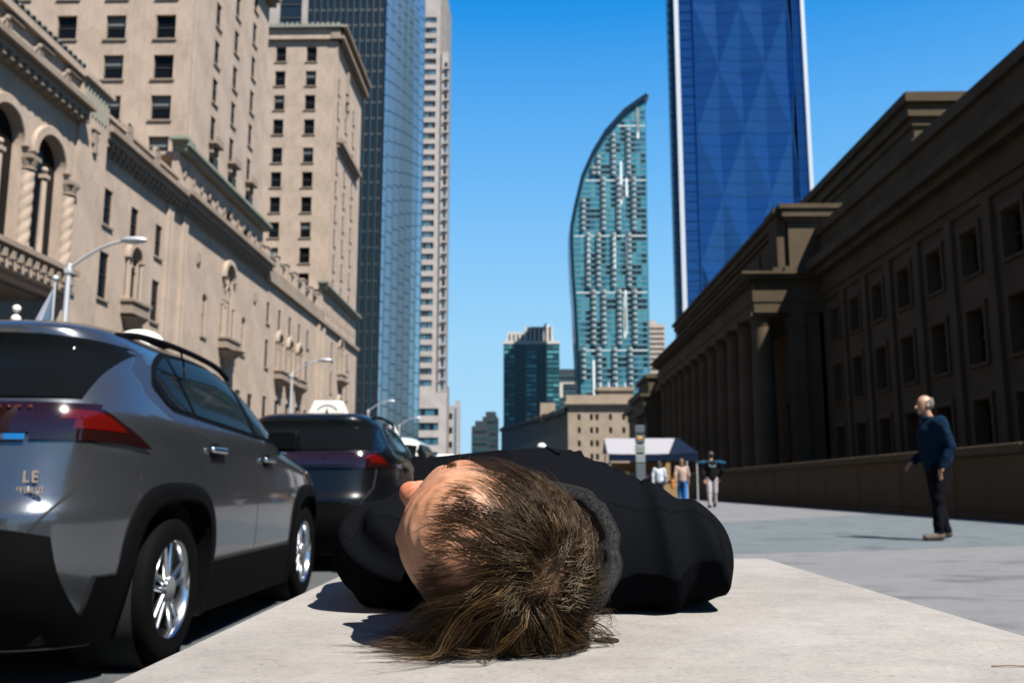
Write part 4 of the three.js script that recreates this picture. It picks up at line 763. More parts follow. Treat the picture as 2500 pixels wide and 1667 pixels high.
{ // black taxi in front
  const c = makeCar({ ...suvShape, name: 'black_suv', label: 'black sport utility taxi with trapezoid roof sign, ahead of the silver one', pos: [-2.34, -.2, -9.3], paint: blackPaint, handleMat: CM.trim, stripMat: blackPaint, plateX: 0, plateH: .6, windows: suvShape.windows });
  const t = c.t;
  part(t, 'exhaust_tip', tri(new THREE.CylinderGeometry(.04, .04, .1, 16, 1, true).rotateX(S)), CM.chrome, [.55, .36, -.02]);
  const s = sub(t, 'roof_sign', [0, 1.695, -1.35]);
  part(s, 'sign_body', tri(new THREE.ExtrudeGeometry(new THREE.Shape([[-.215, 0], [.215, 0], [.15, .13], [-.15, .13]].map((p) => new THREE.Vector2(...p))), { depth: .12, bevelEnabled: true, bevelSize: .012, bevelThickness: .012, bevelSegments: 2 }).translate(0, .012, -.06)), CM.sign);
  part(s, 'sign_mark', gridGeo(20, 1, (i, j) => { const f = R(mix(150, 30, i)), r = .12 + j * .02; return [Math.cos(f) * r, -.015 + Math.sin(f) * r * .9, .0755]; }, true), std({ name: 'grey sign print', color: lin(.18, .18, .1944), roughness: .6 }));
  part(t, 'roof_antenna', tri(new THREE.ConeGeometry(.03, .08, 10).scale(.6, 1, 1.8)), CM.trim, [.08, 1.70, -.9]);
}
const vanShape = {
  ...suvShape,
  rear: [[.22, .14], [.4, .03], [.6, .0], [.8, .03], [1.0, .06], [1.15, .08], [1.4, .16], [1.6, .26], [1.68, .3], [1.75, .5], [1.79, 1.0], [1.80, 1.4]],
  front: [[.22, 4.9], [.4, 5.0], [.6, 5.02], [.8, 4.95], [.95, 4.75], [1.05, 4.3], [1.15, 4.0], [1.4, 3.5], [1.6, 3.05], [1.7, 2.7], [1.78, 2.2], [1.80, 1.9]],
  width: [[.22, .88], [.4, .94], [.7, .98], [1.0, .97], [1.15, .95], [1.35, .89], [1.6, .80], [1.68, .75], [1.75, .64], [1.79, .45], [1.80, .3]],
  axles: [1.05, 4.1], dlo: { s0: .4, s1: 3.9, bot: [[.4, 1.22], [3.9, 1.14]], top: [[.4, 1.5], [.7, 1.64], [2.6, 1.66], [3.2, 1.5], [3.9, 1.16]] }, windows: [{ s0: .45, s1: 1.5 }, { s0: 1.56, s1: 2.6 }, { s0: 2.68, s1: 3.8 }],
  seams: [[[1.5, 1.2], [1.5, .45]], [[2.62, 1.18], [2.62, .45]]], handles: [[1.7, 1.05], [2.8, 1.05]],
  lamp: { s0: .07, s1: .22, x0: .72, x1: .9, h0: .95, h1: 1.3, bot: [[0, .95], [.3, .95]], top: [[0, 1.3], [.3, 1.26]] }, rearGlass: { x1: .74, h0: 1.16, h1: 1.64 }, gateSeam: null, mirror: [3.7, 1.2], rails: null, plateH: .8,
};
{ // white minivan
  const c = makeCar({ ...vanShape, name: 'white_minivan', label: 'white minivan taxi ahead of the black car', pos: [-2.78, -.2, -16.3], paint: whitePaint, stripMat: whitePaint });
  const s = sub(c.t, 'roof_sign', [-.02, 1.80, -1.3], R(-14));
  part(s, 'sign_body', tri(new THREE.ExtrudeGeometry(new THREE.Shape([[-.3, 0], [.3, 0], [.2, .2], [-.2, .2]].map((p) => new THREE.Vector2(...p))), { depth: .16, bevelEnabled: true, bevelSize: .012, bevelThickness: .012, bevelSegments: 2 }).translate(0, .012, -.08)), CM.sign);
  part(s, 'sign_lettering', textGeo('TAXI', .09, .006), CM.ink, [0, .105, .092]);
}
{ // white sedan further on
  const sed = { ...vanShape,
    rear: [[.2, .12], [.4, .02], [.6, 0], [.85, .05], [.98, .12], [1.03, .55], [1.2, .9], [1.35, 1.25], [1.42, 1.6], [1.45, 2.0]],
    front: [[.2, 4.7], [.4, 4.8], [.6, 4.8], [.8, 4.7], [.93, 4.3], [.99, 3.6], [1.2, 3.1], [1.35, 2.75], [1.42, 2.5], [1.45, 2.2]],
    width: [[.2, .84], [.4, .9], [.7, .92], [.95, .89], [1.03, .85], [1.2, .77], [1.35, .66], [1.42, .5], [1.45, .3]],
    axles: [1.0, 3.8], wheelR: .33, dlo: { s0: 1.0, s1: 3.4, bot: [[1, 1.05], [3.4, 1.02]], top: [[1, 1.08], [1.4, 1.33], [2.4, 1.36], [3.4, 1.04]] }, windows: [{ s0: 1.15, s1: 2.1 }, { s0: 2.18, s1: 3.2 }],
    lamp: { s0: .1, s1: .3, x0: .5, x1: .82, h0: .75, h1: .92, bot: [[0, .75], [.4, .75]], top: [[0, .92], [.4, .9]] }, rearGlass: { x1: .6, h0: 1.08, h1: 1.37 }, mirror: [3.2, 1.06], seams: [[[2.14, 1.0], [2.14, .4]]], handles: [[1.4, .85], [2.4, .85]], bumper: { x1: .8, h1: .4 } };
  const c = makeCar({ ...sed, name: 'white_sedan', label: 'white sedan taxi with boxy roof sign, farthest of the parked row', pos: [-2.45, -.2, -22.6], paint: whitePaint, stripMat: whitePaint });
  const s = sub(c.t, 'roof_sign', [.25, 1.45, -1.9]);
  part(s, 'sign_body', rbox(.5, .26, .2, .05, 3), CM.sign, [0, .14, 0]); part(s, 'sign_lamp', tri(new THREE.SphereGeometry(.06, 10, 8)), CM.sign, [.36, .08, 0]);
}
// ---------- pennant flag by the hotel door ----------
{
  const t = thing('pennant_flag', 'blue and white pennant on a short pole before the hotel door', 'flag', [-21.4, 0, -40]);
  part(t, 'pole', tri(new THREE.CylinderGeometry(.05, .07, 9.9, 10).translate(0, 4.95, 0)), M.steel);
  part(t, 'finial', tri(new THREE.SphereGeometry(.14, 12, 8)), M.steel, [0, 10, 0]);
  const cl = (x0, x1, yt, m, n) => part(t, n, gridGeo(14, 14, (i, j) => { const y = mix(9.7, 7.3, j), w = j; const x = mix(x0, x1, i) * w; return [x, y, .12 * Math.sin(i * 5 + j * 3) * w]; }), m);
  cl(-1.05, -.62, 0, std({ name: 'pale flag cloth', color: lin(.3024, .3168, .396), roughness: .9, side: THREE.DoubleSide }), 'pale_stripe');
  cl(-.62, .08, 0, std({ name: 'blue flag cloth', color: lin(.072, .1224, .1872), map: T.fabric, roughness: .9, side: THREE.DoubleSide }), 'blue_field');
  const g2 = thing('brass_bollard_lamp', 'small steel lamp globe at the hotel entrance', 'lamp', [-21.9, 0, -38]);
  part(g2, 'post', tri(new THREE.CylinderGeometry(.05, .07, 7.7, 10).translate(0, 3.85, 0)), M.steel); part(g2, 'globe', tri(new THREE.SphereGeometry(.2, 16, 12)), M.white, [0, 7.75, 0]); part(g2, 'globe', tri(new THREE.SphereGeometry(.17, 16, 12)), M.white, [0, 8.2, 0]);
}
// ---------- signed-distance figures ----------
const smin = (a, b, k) => { const h = clamp(.5 + .5 * (b - a) / k, 0, 1); return b + (a - b) * h - k * h * (1 - h); };
const cone = (p, a, b, r1, r2) => { const bx = b[0] - a[0], by = b[1] - a[1], bz = b[2] - a[2], px = p[0] - a[0], py = p[1] - a[1], pz = p[2] - a[2], t = clamp((px * bx + py * by + pz * bz) / (bx * bx + by * by + bz * bz + 1e-9), 0, 1); return Math.hypot(px - bx * t, py - by * t, pz - bz * t) - (r1 + (r2 - r1) * t); };
const ell = (p, c, r) => { const x = (p[0] - c[0]) / r[0], y = (p[1] - c[1]) / r[1], z = (p[2] - c[2]) / r[2], k0 = Math.hypot(x, y, z), k1 = Math.hypot(x / r[0], y / r[1], z / r[2]); return k1 < 1e-6 ? -Math.min(...r) : k0 * (k0 - 1) / k1; };
function nets(sdf, lo, hi, cell) {
  const n = [0, 1, 2].map((i) => Math.ceil((hi[i] - lo[i]) / cell) + 1), [nx, ny, nz] = n, F = new Float32Array(nx * ny * nz), at = (i, j, k) => (k * ny + j) * nx + i;
  const B = 6, skip = cell * B * .95 + .022;   // blocks far from the surface are filled from their centre
  for (let k0 = 0; k0 < nz; k0 += B) for (let j0 = 0; j0 < ny; j0 += B) for (let i0 = 0; i0 < nx; i0 += B) {
    const mid = sdf([lo[0] + (i0 + B / 2) * cell, lo[1] + (j0 + B / 2) * cell, lo[2] + (k0 + B / 2) * cell]), far = Math.abs(mid) > skip;
    for (let k = k0; k < Math.min(nz, k0 + B); k++) for (let j = j0; j < Math.min(ny, j0 + B); j++) for (let i = i0; i < Math.min(nx, i0 + B); i++) F[at(i, j, k)] = far ? mid : sdf([lo[0] + i * cell, lo[1] + j * cell, lo[2] + k * cell]);
  }
  const id = new Int32Array(nx * ny * nz).fill(-1), pos = [], idx = [];
  const E = [[0, 1], [2, 3], [4, 5], [6, 7], [0, 2], [1, 3], [4, 6], [5, 7], [0, 4], [1, 5], [2, 6], [3, 7]];
  for (let k = 0; k < nz - 1; k++) for (let j = 0; j < ny - 1; j++) for (let i = 0; i < nx - 1; i++) {
    const v = []; for (let c = 0; c < 8; c++) v.push(F[at(i + (c & 1), j + ((c >> 1) & 1), k + (c >> 2))]);
    let s = 0; for (const q of v) s += q < 0 ? 1 : 0; if (s === 0 || s === 8) continue;
    let x = 0, y = 0, z = 0, m = 0;
    for (const [a, b] of E) { if ((v[a] < 0) === (v[b] < 0)) continue; const t = v[a] / (v[a] - v[b]); x += mix(a & 1, b & 1, t); y += mix((a >> 1) & 1, (b >> 1) & 1, t); z += mix(a >> 2, b >> 2, t); m++; }
    id[at(i, j, k)] = pos.length / 3; pos.push(lo[0] + (i + x / m) * cell, lo[1] + (j + y / m) * cell, lo[2] + (k + z / m) * cell);
  }
  const quad = (a, b, c, d, f) => { if (a < 0 || b < 0 || c < 0 || d < 0) return; if (f) idx.push(a, b, c, a, c, d); else idx.push(a, c, b, a, d, c); };
  for (let k = 1; k < nz - 1; k++) for (let j = 1; j < ny - 1; j++) for (let i = 1; i < nx - 1; i++) {
    const a = F[at(i, j, k)] < 0;
    if (a !== F[at(i + 1, j, k)] < 0) quad(id[at(i, j - 1, k - 1)], id[at(i, j, k - 1)], id[at(i, j, k)], id[at(i, j - 1, k)], a);
    if (a !== F[at(i, j + 1, k)] < 0) quad(id[at(i - 1, j, k - 1)], id[at(i - 1, j, k)], id[at(i, j, k)], id[at(i, j, k - 1)], a);
    if (a !== F[at(i, j, k + 1)] < 0) quad(id[at(i - 1, j - 1, k)], id[at(i, j - 1, k)], id[at(i, j, k)], id[at(i - 1, j, k)], a);
  }
  const g = new THREE.BufferGeometry(); g.setAttribute('position', new THREE.Float32BufferAttribute(pos, 3)); g.setIndex(idx);
  const nor = new Float32Array(pos.length), e = cell * .5;
  for (let i = 0; i < pos.length; i += 3) { const p = [pos[i], pos[i + 1], pos[i + 2]], d = [0, 1, 2].map((c) => { const a = [...p], b = [...p]; a[c] += e; b[c] -= e; return sdf(a) - sdf(b); }), l = Math.hypot(...d) || 1; nor.set(d.map((q) => q / l), i); }
  g.setAttribute('normal', new THREE.BufferAttribute(nor, 3)); return g;
}
const colour = (g, fn) => { const p = g.attributes.position, c = new Float32Array(p.count * 3); for (let i = 0; i < p.count; i++) c.set(fn(p.getX(i), p.getY(i), p.getZ(i)), i * 3); g.setAttribute('color', new THREE.BufferAttribute(c, 3)); return g; };
function fingers(wrist, dir, side, palm, s = 1) { // four bent fingers and a thumb leaving the side of the palm
  const d = dir.clone().normalize(), l = side.clone().normalize(), list = [], pe = wrist.clone().addScaledVector(d, .085 * s);
  list.push(tri(new THREE.SphereGeometry(1, 14, 10).scale(.042 * s, .018 * s, .052 * s).applyMatrix4(new THREE.Matrix4().makeBasis(l, palm, d)).translate(wrist.x + d.x * .045 * s, wrist.y + d.y * .045 * s, wrist.z + d.z * .045 * s)));
  [[-.03, .068], [-.01, .08], [.011, .075], [.03, .058]].forEach(([o, len]) => { const a = pe.clone().addScaledVector(l, o * s), b = a.clone().addScaledVector(d, len * .5 * s).addScaledVector(palm, -.008 * s), c = b.clone().addScaledVector(d, len * .42 * s).addScaledVector(palm, -.026 * s); list.push(tri(bar(a, b, .009 * s, 8, .0085 * s)), tri(bar(b, c, .0085 * s, 8, .006 * s)), tri(new THREE.SphereGeometry(.0087 * s, 8, 6).translate(b.x, b.y, b.z)), tri(new THREE.SphereGeometry(.0065 * s, 8, 6).translate(c.x, c.y, c.z))); });
  const t0 = wrist.clone().addScaledVector(d, .03 * s).addScaledVector(l, -.035 * s), t1 = t0.clone().addScaledVector(d, .03 * s).addScaledVector(l, -.022 * s), t2 = t1.clone().addScaledVector(d, .028 * s).addScaledVector(palm, -.01 * s);
  list.push(tri(bar(t0, t1, .012 * s, 8, .01 * s)), tri(bar(t1, t2, .01 * s, 8, .007 * s)), tri(new THREE.SphereGeometry(.01 * s, 8, 6).translate(t1.x, t1.y, t1.z)), tri(new THREE.SphereGeometry(.0075 * s, 8, 6).translate(t2.x, t2.y, t2.z)));
  return list;
}
// ---------- person lying on the bench ----------
{
  const BASE = V(0, .49, -1.2), C = V(-.036, .584, -.972);
  const f = V(-.84, .49, .08).normalize(), u0 = V(.12, -.12, 1), u = u0.clone().addScaledVector(f, -u0.dot(f)).normalize(), r = f.clone().cross(u).normalize();
  const toL = (x, y, z) => { const dx = x - C.x, dy = y - C.y, dz = z - C.z; return [dx * f.x + dy * f.y + dz * f.z, dx * u.x + dy * u.y + dz * u.z, dx * r.x + dy * r.y + dz * r.z]; };
  const toW = (a, b, c) => V(C.x + f.x * a + u.x * b + r.x * c, C.y + f.y * a + u.y * b + r.y * c, C.z + f.z * a + u.z * b + r.z * c);
  const headL = (p) => {
    let d = ell(p, [0, 0, 0], [.097, .088, .076]);
    d = smin(d, ell(p, [-.03, -.012, 0], [.075, .075, .073]), .02);
    d = smin(d, ell(p, [.036, .005, 0], [.062, .066, .066]), .02);
    d = smin(d, ell(p, [.036, -.078, 0], [.056, .078, .06]), .02);
    d = smin(d, Math.min(cone(p, [-.005, -.095, .054], [.07, -.14, .018], .018, .017), cone(p, [-.005, -.095, -.054], [.07, -.14, -.018], .018, .017)), .025);
    d = smin(d, ell(p, [.078, -.142, 0], [.02, .02, .024]), .02);
    d = smin(d, cone(p, [.083, -.028, -.036], [.083, -.028, .036], .014, .014), .018);
    d = smin(d, Math.min(ell(p, [.062, -.066, .042], [.026, .024, .024]), ell(p, [.062, -.066, -.042], [.026, .024, .024])), .02);
    d = Math.max(d, -Math.min(ell(p, [.1, -.046, .033], [.017, .013, .018]), ell(p, [.1, -.046, -.033], [.017, .013, .018])));
    d = smin(d, Math.min(ell(p, [.078, -.047, .033], [.013, .012, .014]), ell(p, [.078, -.047, -.033], [.013, .012, .014])), .006);
    d = smin(d, cone(p, [.088, -.03, 0], [.107, -.074, 0], .009, .0138), .014);
    d = smin(d, Math.min(ell(p, [.097, -.079, .012], [.011, .009, .008]), ell(p, [.097, -.079, -.012], [.011, .009, .008])), .006);
    d = smin(d, Math.min(cone(p, [.093, -.108, -.022], [.097, -.107, 0], .005, .007), cone(p, [.093, -.108, .022], [.097, -.107, 0], .005, .007)), .008);
    d = smin(d, cone(p, [.09, -.118, -.014], [.09, -.118, .014], .007, .007), .008);
    for (const e of [1, -1]) { let q = ell(p, [-.012, -.055, e * .079], [.022, .034, .011]); q = Math.max(q, -ell(p, [-.008, -.053, e * .09], [.013, .022, .009])); d = smin(d, q, .008); }
    d += (.00045 * Math.sin(p[1] * 420 + 6 * noise3(p[1] * 20, p[2] * 25, 1, 3)) + .0011 * noise3(p[0] * 45, p[1] * 45, p[2] * 45, 14)) * sstep(.03, .07, p[0]) + .0007 * noise3(p[0] * 120, p[1] * 120, p[2] * 120, 17);
    return d;
  };
  const neckEnd = [.0, .575, -1.26];
  const nk = toW(-.022, -.07, 0);
  const body = (p) => { let d = headL(toL(...p)); d = smin(d, cone(p, [nk.x, nk.y, nk.z], neckEnd, .056, .062), .03); d = smin(d, ell(p, [.0, .57, -1.36], [.17, .07, .14]), .04); return d; };
  const inHair = (a, b, c) => { const line = (c > .02 ? .0 : mix(-.016, .0, sstep(-.03, .02, c))) + .028 * (noise3(a * 30 + 3, b * 30, c * 30, 4)) * .4; return (b > -.02 ? a < line : b > -.075 ? a < mix(-.012, line, sstep(-.075, -.02, b)) : a < -.035 && b > -.1); };
  const g = nets(body, [-.20, .485, -1.52], [.2, .69, -.86], .0035);
  tri(g);
  colour(g, (x, y, z) => {
    const [a, b, c] = toL(x, y, z), n1 = noise3(x * 90, y * 90, z * 90, 2), n2 = noise3(x * 320, y * 320, z * 320, 5);
    let col = [.30 + .03 * n1 + .022 * n2, .162 + .028 * n1 + .02 * n2, .098 + .022 * n1 + .015 * n2];
    const nose = sstep(.09, .12, a), red = sstep(.25, .7, noise3(x * 34, y * 34, z * 34, 9)); // flushed nose and blotches
    col = [col[0] + .03 * nose, col[1] - .035 * nose - .016 * red, col[2] - .027 * nose - .013 * red];
    const edge = .02 * n1 + .012 * n2;   // cropped hair and stubble spread over the scalp with a ragged edge
    const h = inHair(a + edge, b + edge, c) ? 1 : inHair(a - .03 + edge * 1.6, b, c) && b > -.03 ? clamp(.28 + .5 * n2, 0, 1) : 0;
    const hc = [.026, .0155, .0075], k = clamp(h * (.9 + .2 * n2), 0, 1);
    return [mix(col[0], hc[0], k), mix(col[1], hc[1], k), mix(col[2], hc[2], k)];
  });
  const t = thing('person', 'person in dark coat lying on the bench, brown hair spread towards us', 'person', BASE.toArray());
  const place = (q) => q.translate(-BASE.x, -BASE.y, -BASE.z);
  const skin = phy({ name: 'skin', color: lin(1, 1, 1), vertexColors: true, map: T.skin, roughness: .48, specularIntensity: .6 });
  const bodyMesh = mergeGeometries([plainC(g), ...[[-.05, .69, -1.74, 1], [.07, .69, -1.76, -1]].flatMap(([x, y, z, e]) => fingers(V(x, y, z), V(e, -.15, -.2), V(0, 0, -1), V(0, 1, .1)).map((q) => plainC(colour(q, () => [.30, .185, .122]))))]);
  part(t, 'body', place(bodyMesh), skin);
  function plainC(q) { const h = q.index ? q.toNonIndexed() : q; for (const k of Object.keys(h.attributes)) if (!['position', 'normal', 'uv', 'color'].includes(k)) h.deleteAttribute(k); return h; }
  // coat
  const coatM = phy({ name: 'navy black wool', color: lin(.0032, .0036, .0048), roughness: .95, sheen: .02, sheenColor: lin(.0288, .0324, .0432), sheenRoughness: .6, bumpMap: T.wool, bumpScale: .0006, specularIntensity: .025 });
  const folds = (p) => {
    const a = noise3(p[0] * 9 + p[2] * 6, p[1] * 7, p[2] * 9 - p[0] * 3, 31), b = noise3(p[0] * 24 + p[1] * 14, p[1] * 20, p[2] * 13, 37), c = noise3(p[0] * 5, p[1] * 5, p[2] * 5, 41), e = 1 - Math.abs(noise3(p[0] * 13 - p[1] * 9, p[1] * 6 + p[2] * 4, p[2] * 7, 43));
    const armL = Math.sin((p[0] * .55 + p[1] * .9 + p[2] * .5) * 95 + c * 5) * sstep(-.13, -.2, p[0]) * .0042;
    const sl = Math.exp(-Math.pow((p[0] - .175 - (.6 - p[1]) * .12) / .012, 2)) * .008 - Math.exp(-Math.pow((p[0] - .205 - (.6 - p[1]) * .12) / .014, 2)) * .007;
    const sl2 = Math.exp(-Math.pow((p[0] - .245 + (p[1] - .56) * .35) / .012, 2)) * .007 * sstep(.64, .56, p[1]);
    return .007 * a + .0032 * b + .008 * (e * e * e - .4) + armL + sl + sl2;
  };
  const coat = (p) => {
    let d = ell(p, [.012, .56, -1.47], [.215, .152, .29]);
    d = smin(d, cone(p, [-.15, .567, -1.275], [.165, .567, -1.275], .078, .080), .06);
    d = smin(d, ell(p, [.01, .556, -1.82], [.185, .112, .28]), .06);
    d = smin(d, Math.min(cone(p, [-.185, .563, -1.262], [-.245, .548, -1.52], .072, .058), cone(p, [-.245, .548, -1.52], [-.09, .655, -1.70], .058, .05)), .028);
    d = smin(d, Math.min(cone(p, [.195, .563, -1.265], [.262, .548, -1.54], .074, .06), cone(p, [.262, .548, -1.54], [.11, .655, -1.72], .06, .05)), .03);
    d -= folds(p);
    d = Math.max(d, -cone(p, [.0, .585, -1.02], [.0, .577, -1.245], .09, .078));
    return Math.max(d, .4915 - p[1]);
  };
  part(t, 'coat', place(tri(nets(coat, [-.36, .485, -2.14], [.39, .745, -1.14], .0052))), coatM);
  { // sleeve seams and front edge laid on the cloth
    const drop = (x, z) => { let y = .8; for (let i = 0; i < 200 && y > .5; i++) { const d = coat([x, y, z]); if (d < .0006) break; y -= Math.max(.0006, d * .6); } return y; };
    const seam = (fn, n) => { const pts = []; for (let i = 0; i <= n; i++) { const [x, z] = fn(i / n); pts.push(V(x, drop(x, z) + .0006, z)); } return tri(tube(pts, .0022, 60, 6)); };
    for (const e of [-1, 1]) part(t, 'sleeve_seam', place(seam((k) => [e * (.15 + .05 * Math.sin(k * 2.4)) + .008, -1.29 - .22 * k], 26)), coatM);
    part(t, 'front_edge', place(seam((k) => [.045 - .05 * k, -1.36 - .45 * k], 26)), coatM);
  }
  // felt collar ring and its dark lining
  const feltM = phy({ name: 'charcoal felt', color: lin(.034, .035, .037), map: T.felt, bumpMap: T.felt, bumpScale: .0009, roughness: 1, specularIntensity: .12, sheen: .03, sheenColor: lin(.08, .08, .08), sheenRoughness: .7 });
  const ringGeo = (rx, ry, w, th, dz) => {
    const prof = []; for (let i = 0; i < 14; i++) { const q = i / 14 * Math.PI * 2; prof.push([Math.sign(Math.cos(q)) * Math.pow(Math.abs(Math.cos(q)), .55) * th, Math.sign(Math.sin(q)) * Math.pow(Math.abs(Math.sin(q)), .55) * w]); }
    const gg = gridGeo(90, 14, (i, j) => {
      const a = i * Math.PI * 2, q = prof[Math.round(j * 14) % 14], wob = .004 * noise3(Math.cos(a) * 3, Math.sin(a) * 3, 1, 51) + .003 * noise3(Math.cos(a) * 9, Math.sin(a) * 9, 1, 53);
      const k = 1 + wob * 8, sq = 1 / Math.pow(Math.pow(Math.abs(Math.cos(a)), 2.6) + Math.pow(Math.abs(Math.sin(a)), 2.6), 1 / 2.6), flare = 1 + .5 * (q[1] / w) * .12;
      return [-.008 + (rx * k * flare + q[0]) * Math.cos(a) * sq, .578 + (ry * k * flare + q[0]) * Math.sin(a) * sq, -1.105 + dz - .085 * (Math.sin(a) * .5 + .5) + q[1] + .01 * Math.cos(a)];
    });
    return tri(gg);
  };
  part(t, 'felt_collar', place(ringGeo(.106, .070, .030, .0115, .0)), feltM);
  part(t, 'collar_lining', place(ringGeo(.088, .056, .03, .008, -.02)), std({ name: 'dark lining', color: lin(.0058, .0086, .0108), roughness: .8 }));
  // turned-up lapel
  const lap = (A, B, Cc, Dd, bulge, th) => {
    const front = gridGeo(20, 16, (i, j) => { const e = A.clone().lerp(B, i), q = Dd.clone().lerp(Cc, i), p = e.lerp(q, j); const s = Math.sin(Math.PI * j) * Math.sin(Math.PI * (.15 + .7 * i)); return [p.x, p.y - bulge * .2 * s, p.z + bulge * s]; });
    const back = gridGeo(20, 16, (i, j) => { const e = A.clone().lerp(B, i), q = Dd.clone().lerp(Cc, i), p = e.lerp(q, j); const s = Math.sin(Math.PI * j) * Math.sin(Math.PI * (.15 + .7 * i)); return [p.x + th * .3, p.y - bulge * .2 * s, p.z + bulge * s - th]; }, true);
    const rim = gridGeo(72, 1, (i, j) => { const q = i * 4, k = Math.min(3, Math.floor(q)), w = q - k, [a, b] = [[w, 0], [1, w], [1 - w, 1], [0, 1 - w]][k]; const e = A.clone().lerp(B, a), m = Dd.clone().lerp(Cc, a), p = e.lerp(m, b); const s = Math.sin(Math.PI * b) * Math.sin(Math.PI * (.15 + .7 * a)); return [p.x + th * .3 * j, p.y - bulge * .2 * s, p.z + bulge * s - th * j]; });
    return tri(mergeGeometries([front, back, rim]));
  };
  part(t, 'lapel', place(lap(V(-.03, .675, -1.19), V(.07, .700, -1.25), V(.108, .615, -1.165), V(-.0, .642, -1.125), .022, .008)), coatM);
  part(t, 'lapel', place(lap(V(-.16, .69, -1.30), V(-.03, .70, -1.22), V(-.03, .655, -1.16), V(-.15, .64, -1.20), .014, .007)), coatM);
  // trousers and shoes beyond the chest
  const trM = std({ name: 'black trousers', color: lin(.0101, .0101, .0115), roughness: .9 });
  const leg = (p) => { let d = 9; for (const e of [-1, 1]) { d = smin(d, cone(p, [e * .08, .565, -1.92], [e * .1, .56, -2.27], .082, .062), .03); d = smin(d, cone(p, [e * .1, .545, -2.27], [e * .105, .1, -2.36], .06, .047), .02); } return d + .004 * noise3(p[0] * 20, p[1] * 16, p[2] * 20, 61); };
  part(t, 'trousers', place(tri(nets(leg, [-.22, .04, -2.5], [.22, .68, -1.8], .012))), trM);
  for (const e of [-1, 1]) part(t, 'shoe', place(tri(nets((p) => Math.max(smin(ell(p, [e * .105, .05, -2.36], [.045, .06, .06]), ell(p, [e * .112, .03, -2.47], [.047, .045, .1]), .03), .003 - p[1]), [e * .105 - .08, -.02, -2.62], [e * .105 + .08, .14, -2.27], .009))), CM.trim);

  // hair: guides roll off the crown, fall under gravity and spread over the bench
  seed(777);
  const whorl = [-.046, .076, .012], RX = [.100, .091, .079];
  const surf = (q, lift) => { const k = Math.hypot(q[0] / (RX[0] + lift), q[1] / (RX[1] + lift), q[2] / (RX[2] + lift)); return q.map((v) => v / k); };
  const nrm = (q) => { const v = q.map((w, i) => w / (RX[i] * RX[i])), l = Math.hypot(...v); return v.map((w) => w / l); };
  const gravL = [-f.y, -u.y, -r.y];   // gravity in head axes
  const benchY = .4925;
  function guide(root, L, lift, wild, pull, comb, cling = 0) {
    let q = surf(root, .002), pts = [], nn = nrm(q);
    const jit = [rr(-.02, .02), rr(-.012, .012), rr(-.02, .02)];
    const away = (q) => { const n = nrm(q), d = [0, 1, 2].map((i) => q[i] - whorl[i] - jit[i]), dn = d[0] * n[0] + d[1] * n[1] + d[2] * n[2], t = d.map((v, i) => v - dn * n[i]), l = Math.hypot(...t) || 1; const a = t.map((v) => v / l); const sw = .45; const cr = [n[1] * a[2] - n[2] * a[1], n[2] * a[0] - n[0] * a[2], n[0] * a[1] - n[1] * a[0]]; return a.map((v, i) => v + cr[i] * sw); };
    let v = away(q).map((w, i) => w + nn[i] * (.25 + lift * 12)); let l0 = Math.hypot(...v); v = v.map((w) => w / l0);
    const st = .006, n = Math.max(6, Math.round(L / st)), ph = rr(0, 6.28), w1 = rr(.6, 1.6);
    const cw = [comb.x * f.x + comb.y * f.y + comb.z * f.z, comb.x * u.x + comb.y * u.y + comb.z * u.z, comb.x * r.x + comb.y * r.y + comb.z * r.z];
    let lying = 0; const stay = rr(7, 19);
    for (let s = 0; s <= n; s++) {
      const W = toW(...q); pts.push(W.clone());
      const a = away(q), k = Math.hypot(q[0] / RX[0], q[1] / RX[1], q[2] / RX[2]), near = sstep(1.5, 1.05, k), tt = s / n;
      nn = nrm(q); const wv = [Math.sin(ph + s * .35 * w1), Math.cos(ph * 1.7 + s * .31 * w1), Math.sin(ph * 2.3 + s * .27)];
      v = v.map((w, i) => w + a[i] * .16 * near + gravL[i] * pull * (.3 + tt) + cw[i] * .12 * tt + wv[i] * wild);
      let l = Math.hypot(...v); v = v.map((w) => w / l);
      q = q.map((w, i) => w + v[i] * st);
      const lay = lift * (1 - .5 * tt) + .0015, kk = Math.hypot(q[0] / (RX[0] + lay), q[1] / (RX[1] + lay), q[2] / (RX[2] + lay));
      if (kk < 1) { q = q.map((w) => w / kk); nn = nrm(q); const dn = v[0] * nn[0] + v[1] * nn[1] + v[2] * nn[2]; if (dn < 0) v = v.map((w, i) => w - nn[i] * dn); }
      else if (cling && kk < 1.6) { const e = 1 - cling * (1 - 1 / kk) * (1 - .45 * tt); q = q.map((w) => w * e); }
      const Wp = toW(...q), fl = benchY + .25 * lift;
      if (Wp.y < fl) { if (++lying > stay && s > 7) break; Wp.y = fl; q = toL(Wp.x, Wp.y, Wp.z); const vw = V(v[0] * f.x + v[1] * u.x + v[2] * r.x, v[0] * f.y + v[1] * u.y + v[2] * r.y, v[0] * f.z + v[1] * u.z + v[2] * r.z); if (vw.y < 0) vw.y = 0; vw.x += Math.min(.15, Wp.x - C.x - .02) * (Wp.x < C.x ? .8 : .3) - (Wp.x > .045 ? .5 : 0); vw.z += Math.max(0, (Wp.z - C.z)) * .7; vw.normalize(); v = [vw.dot(f), vw.dot(u), vw.dot(r)]; }
    }
    return pts;
  }
  const P = [], Nn2 = [], Cc2 = [], I = [];
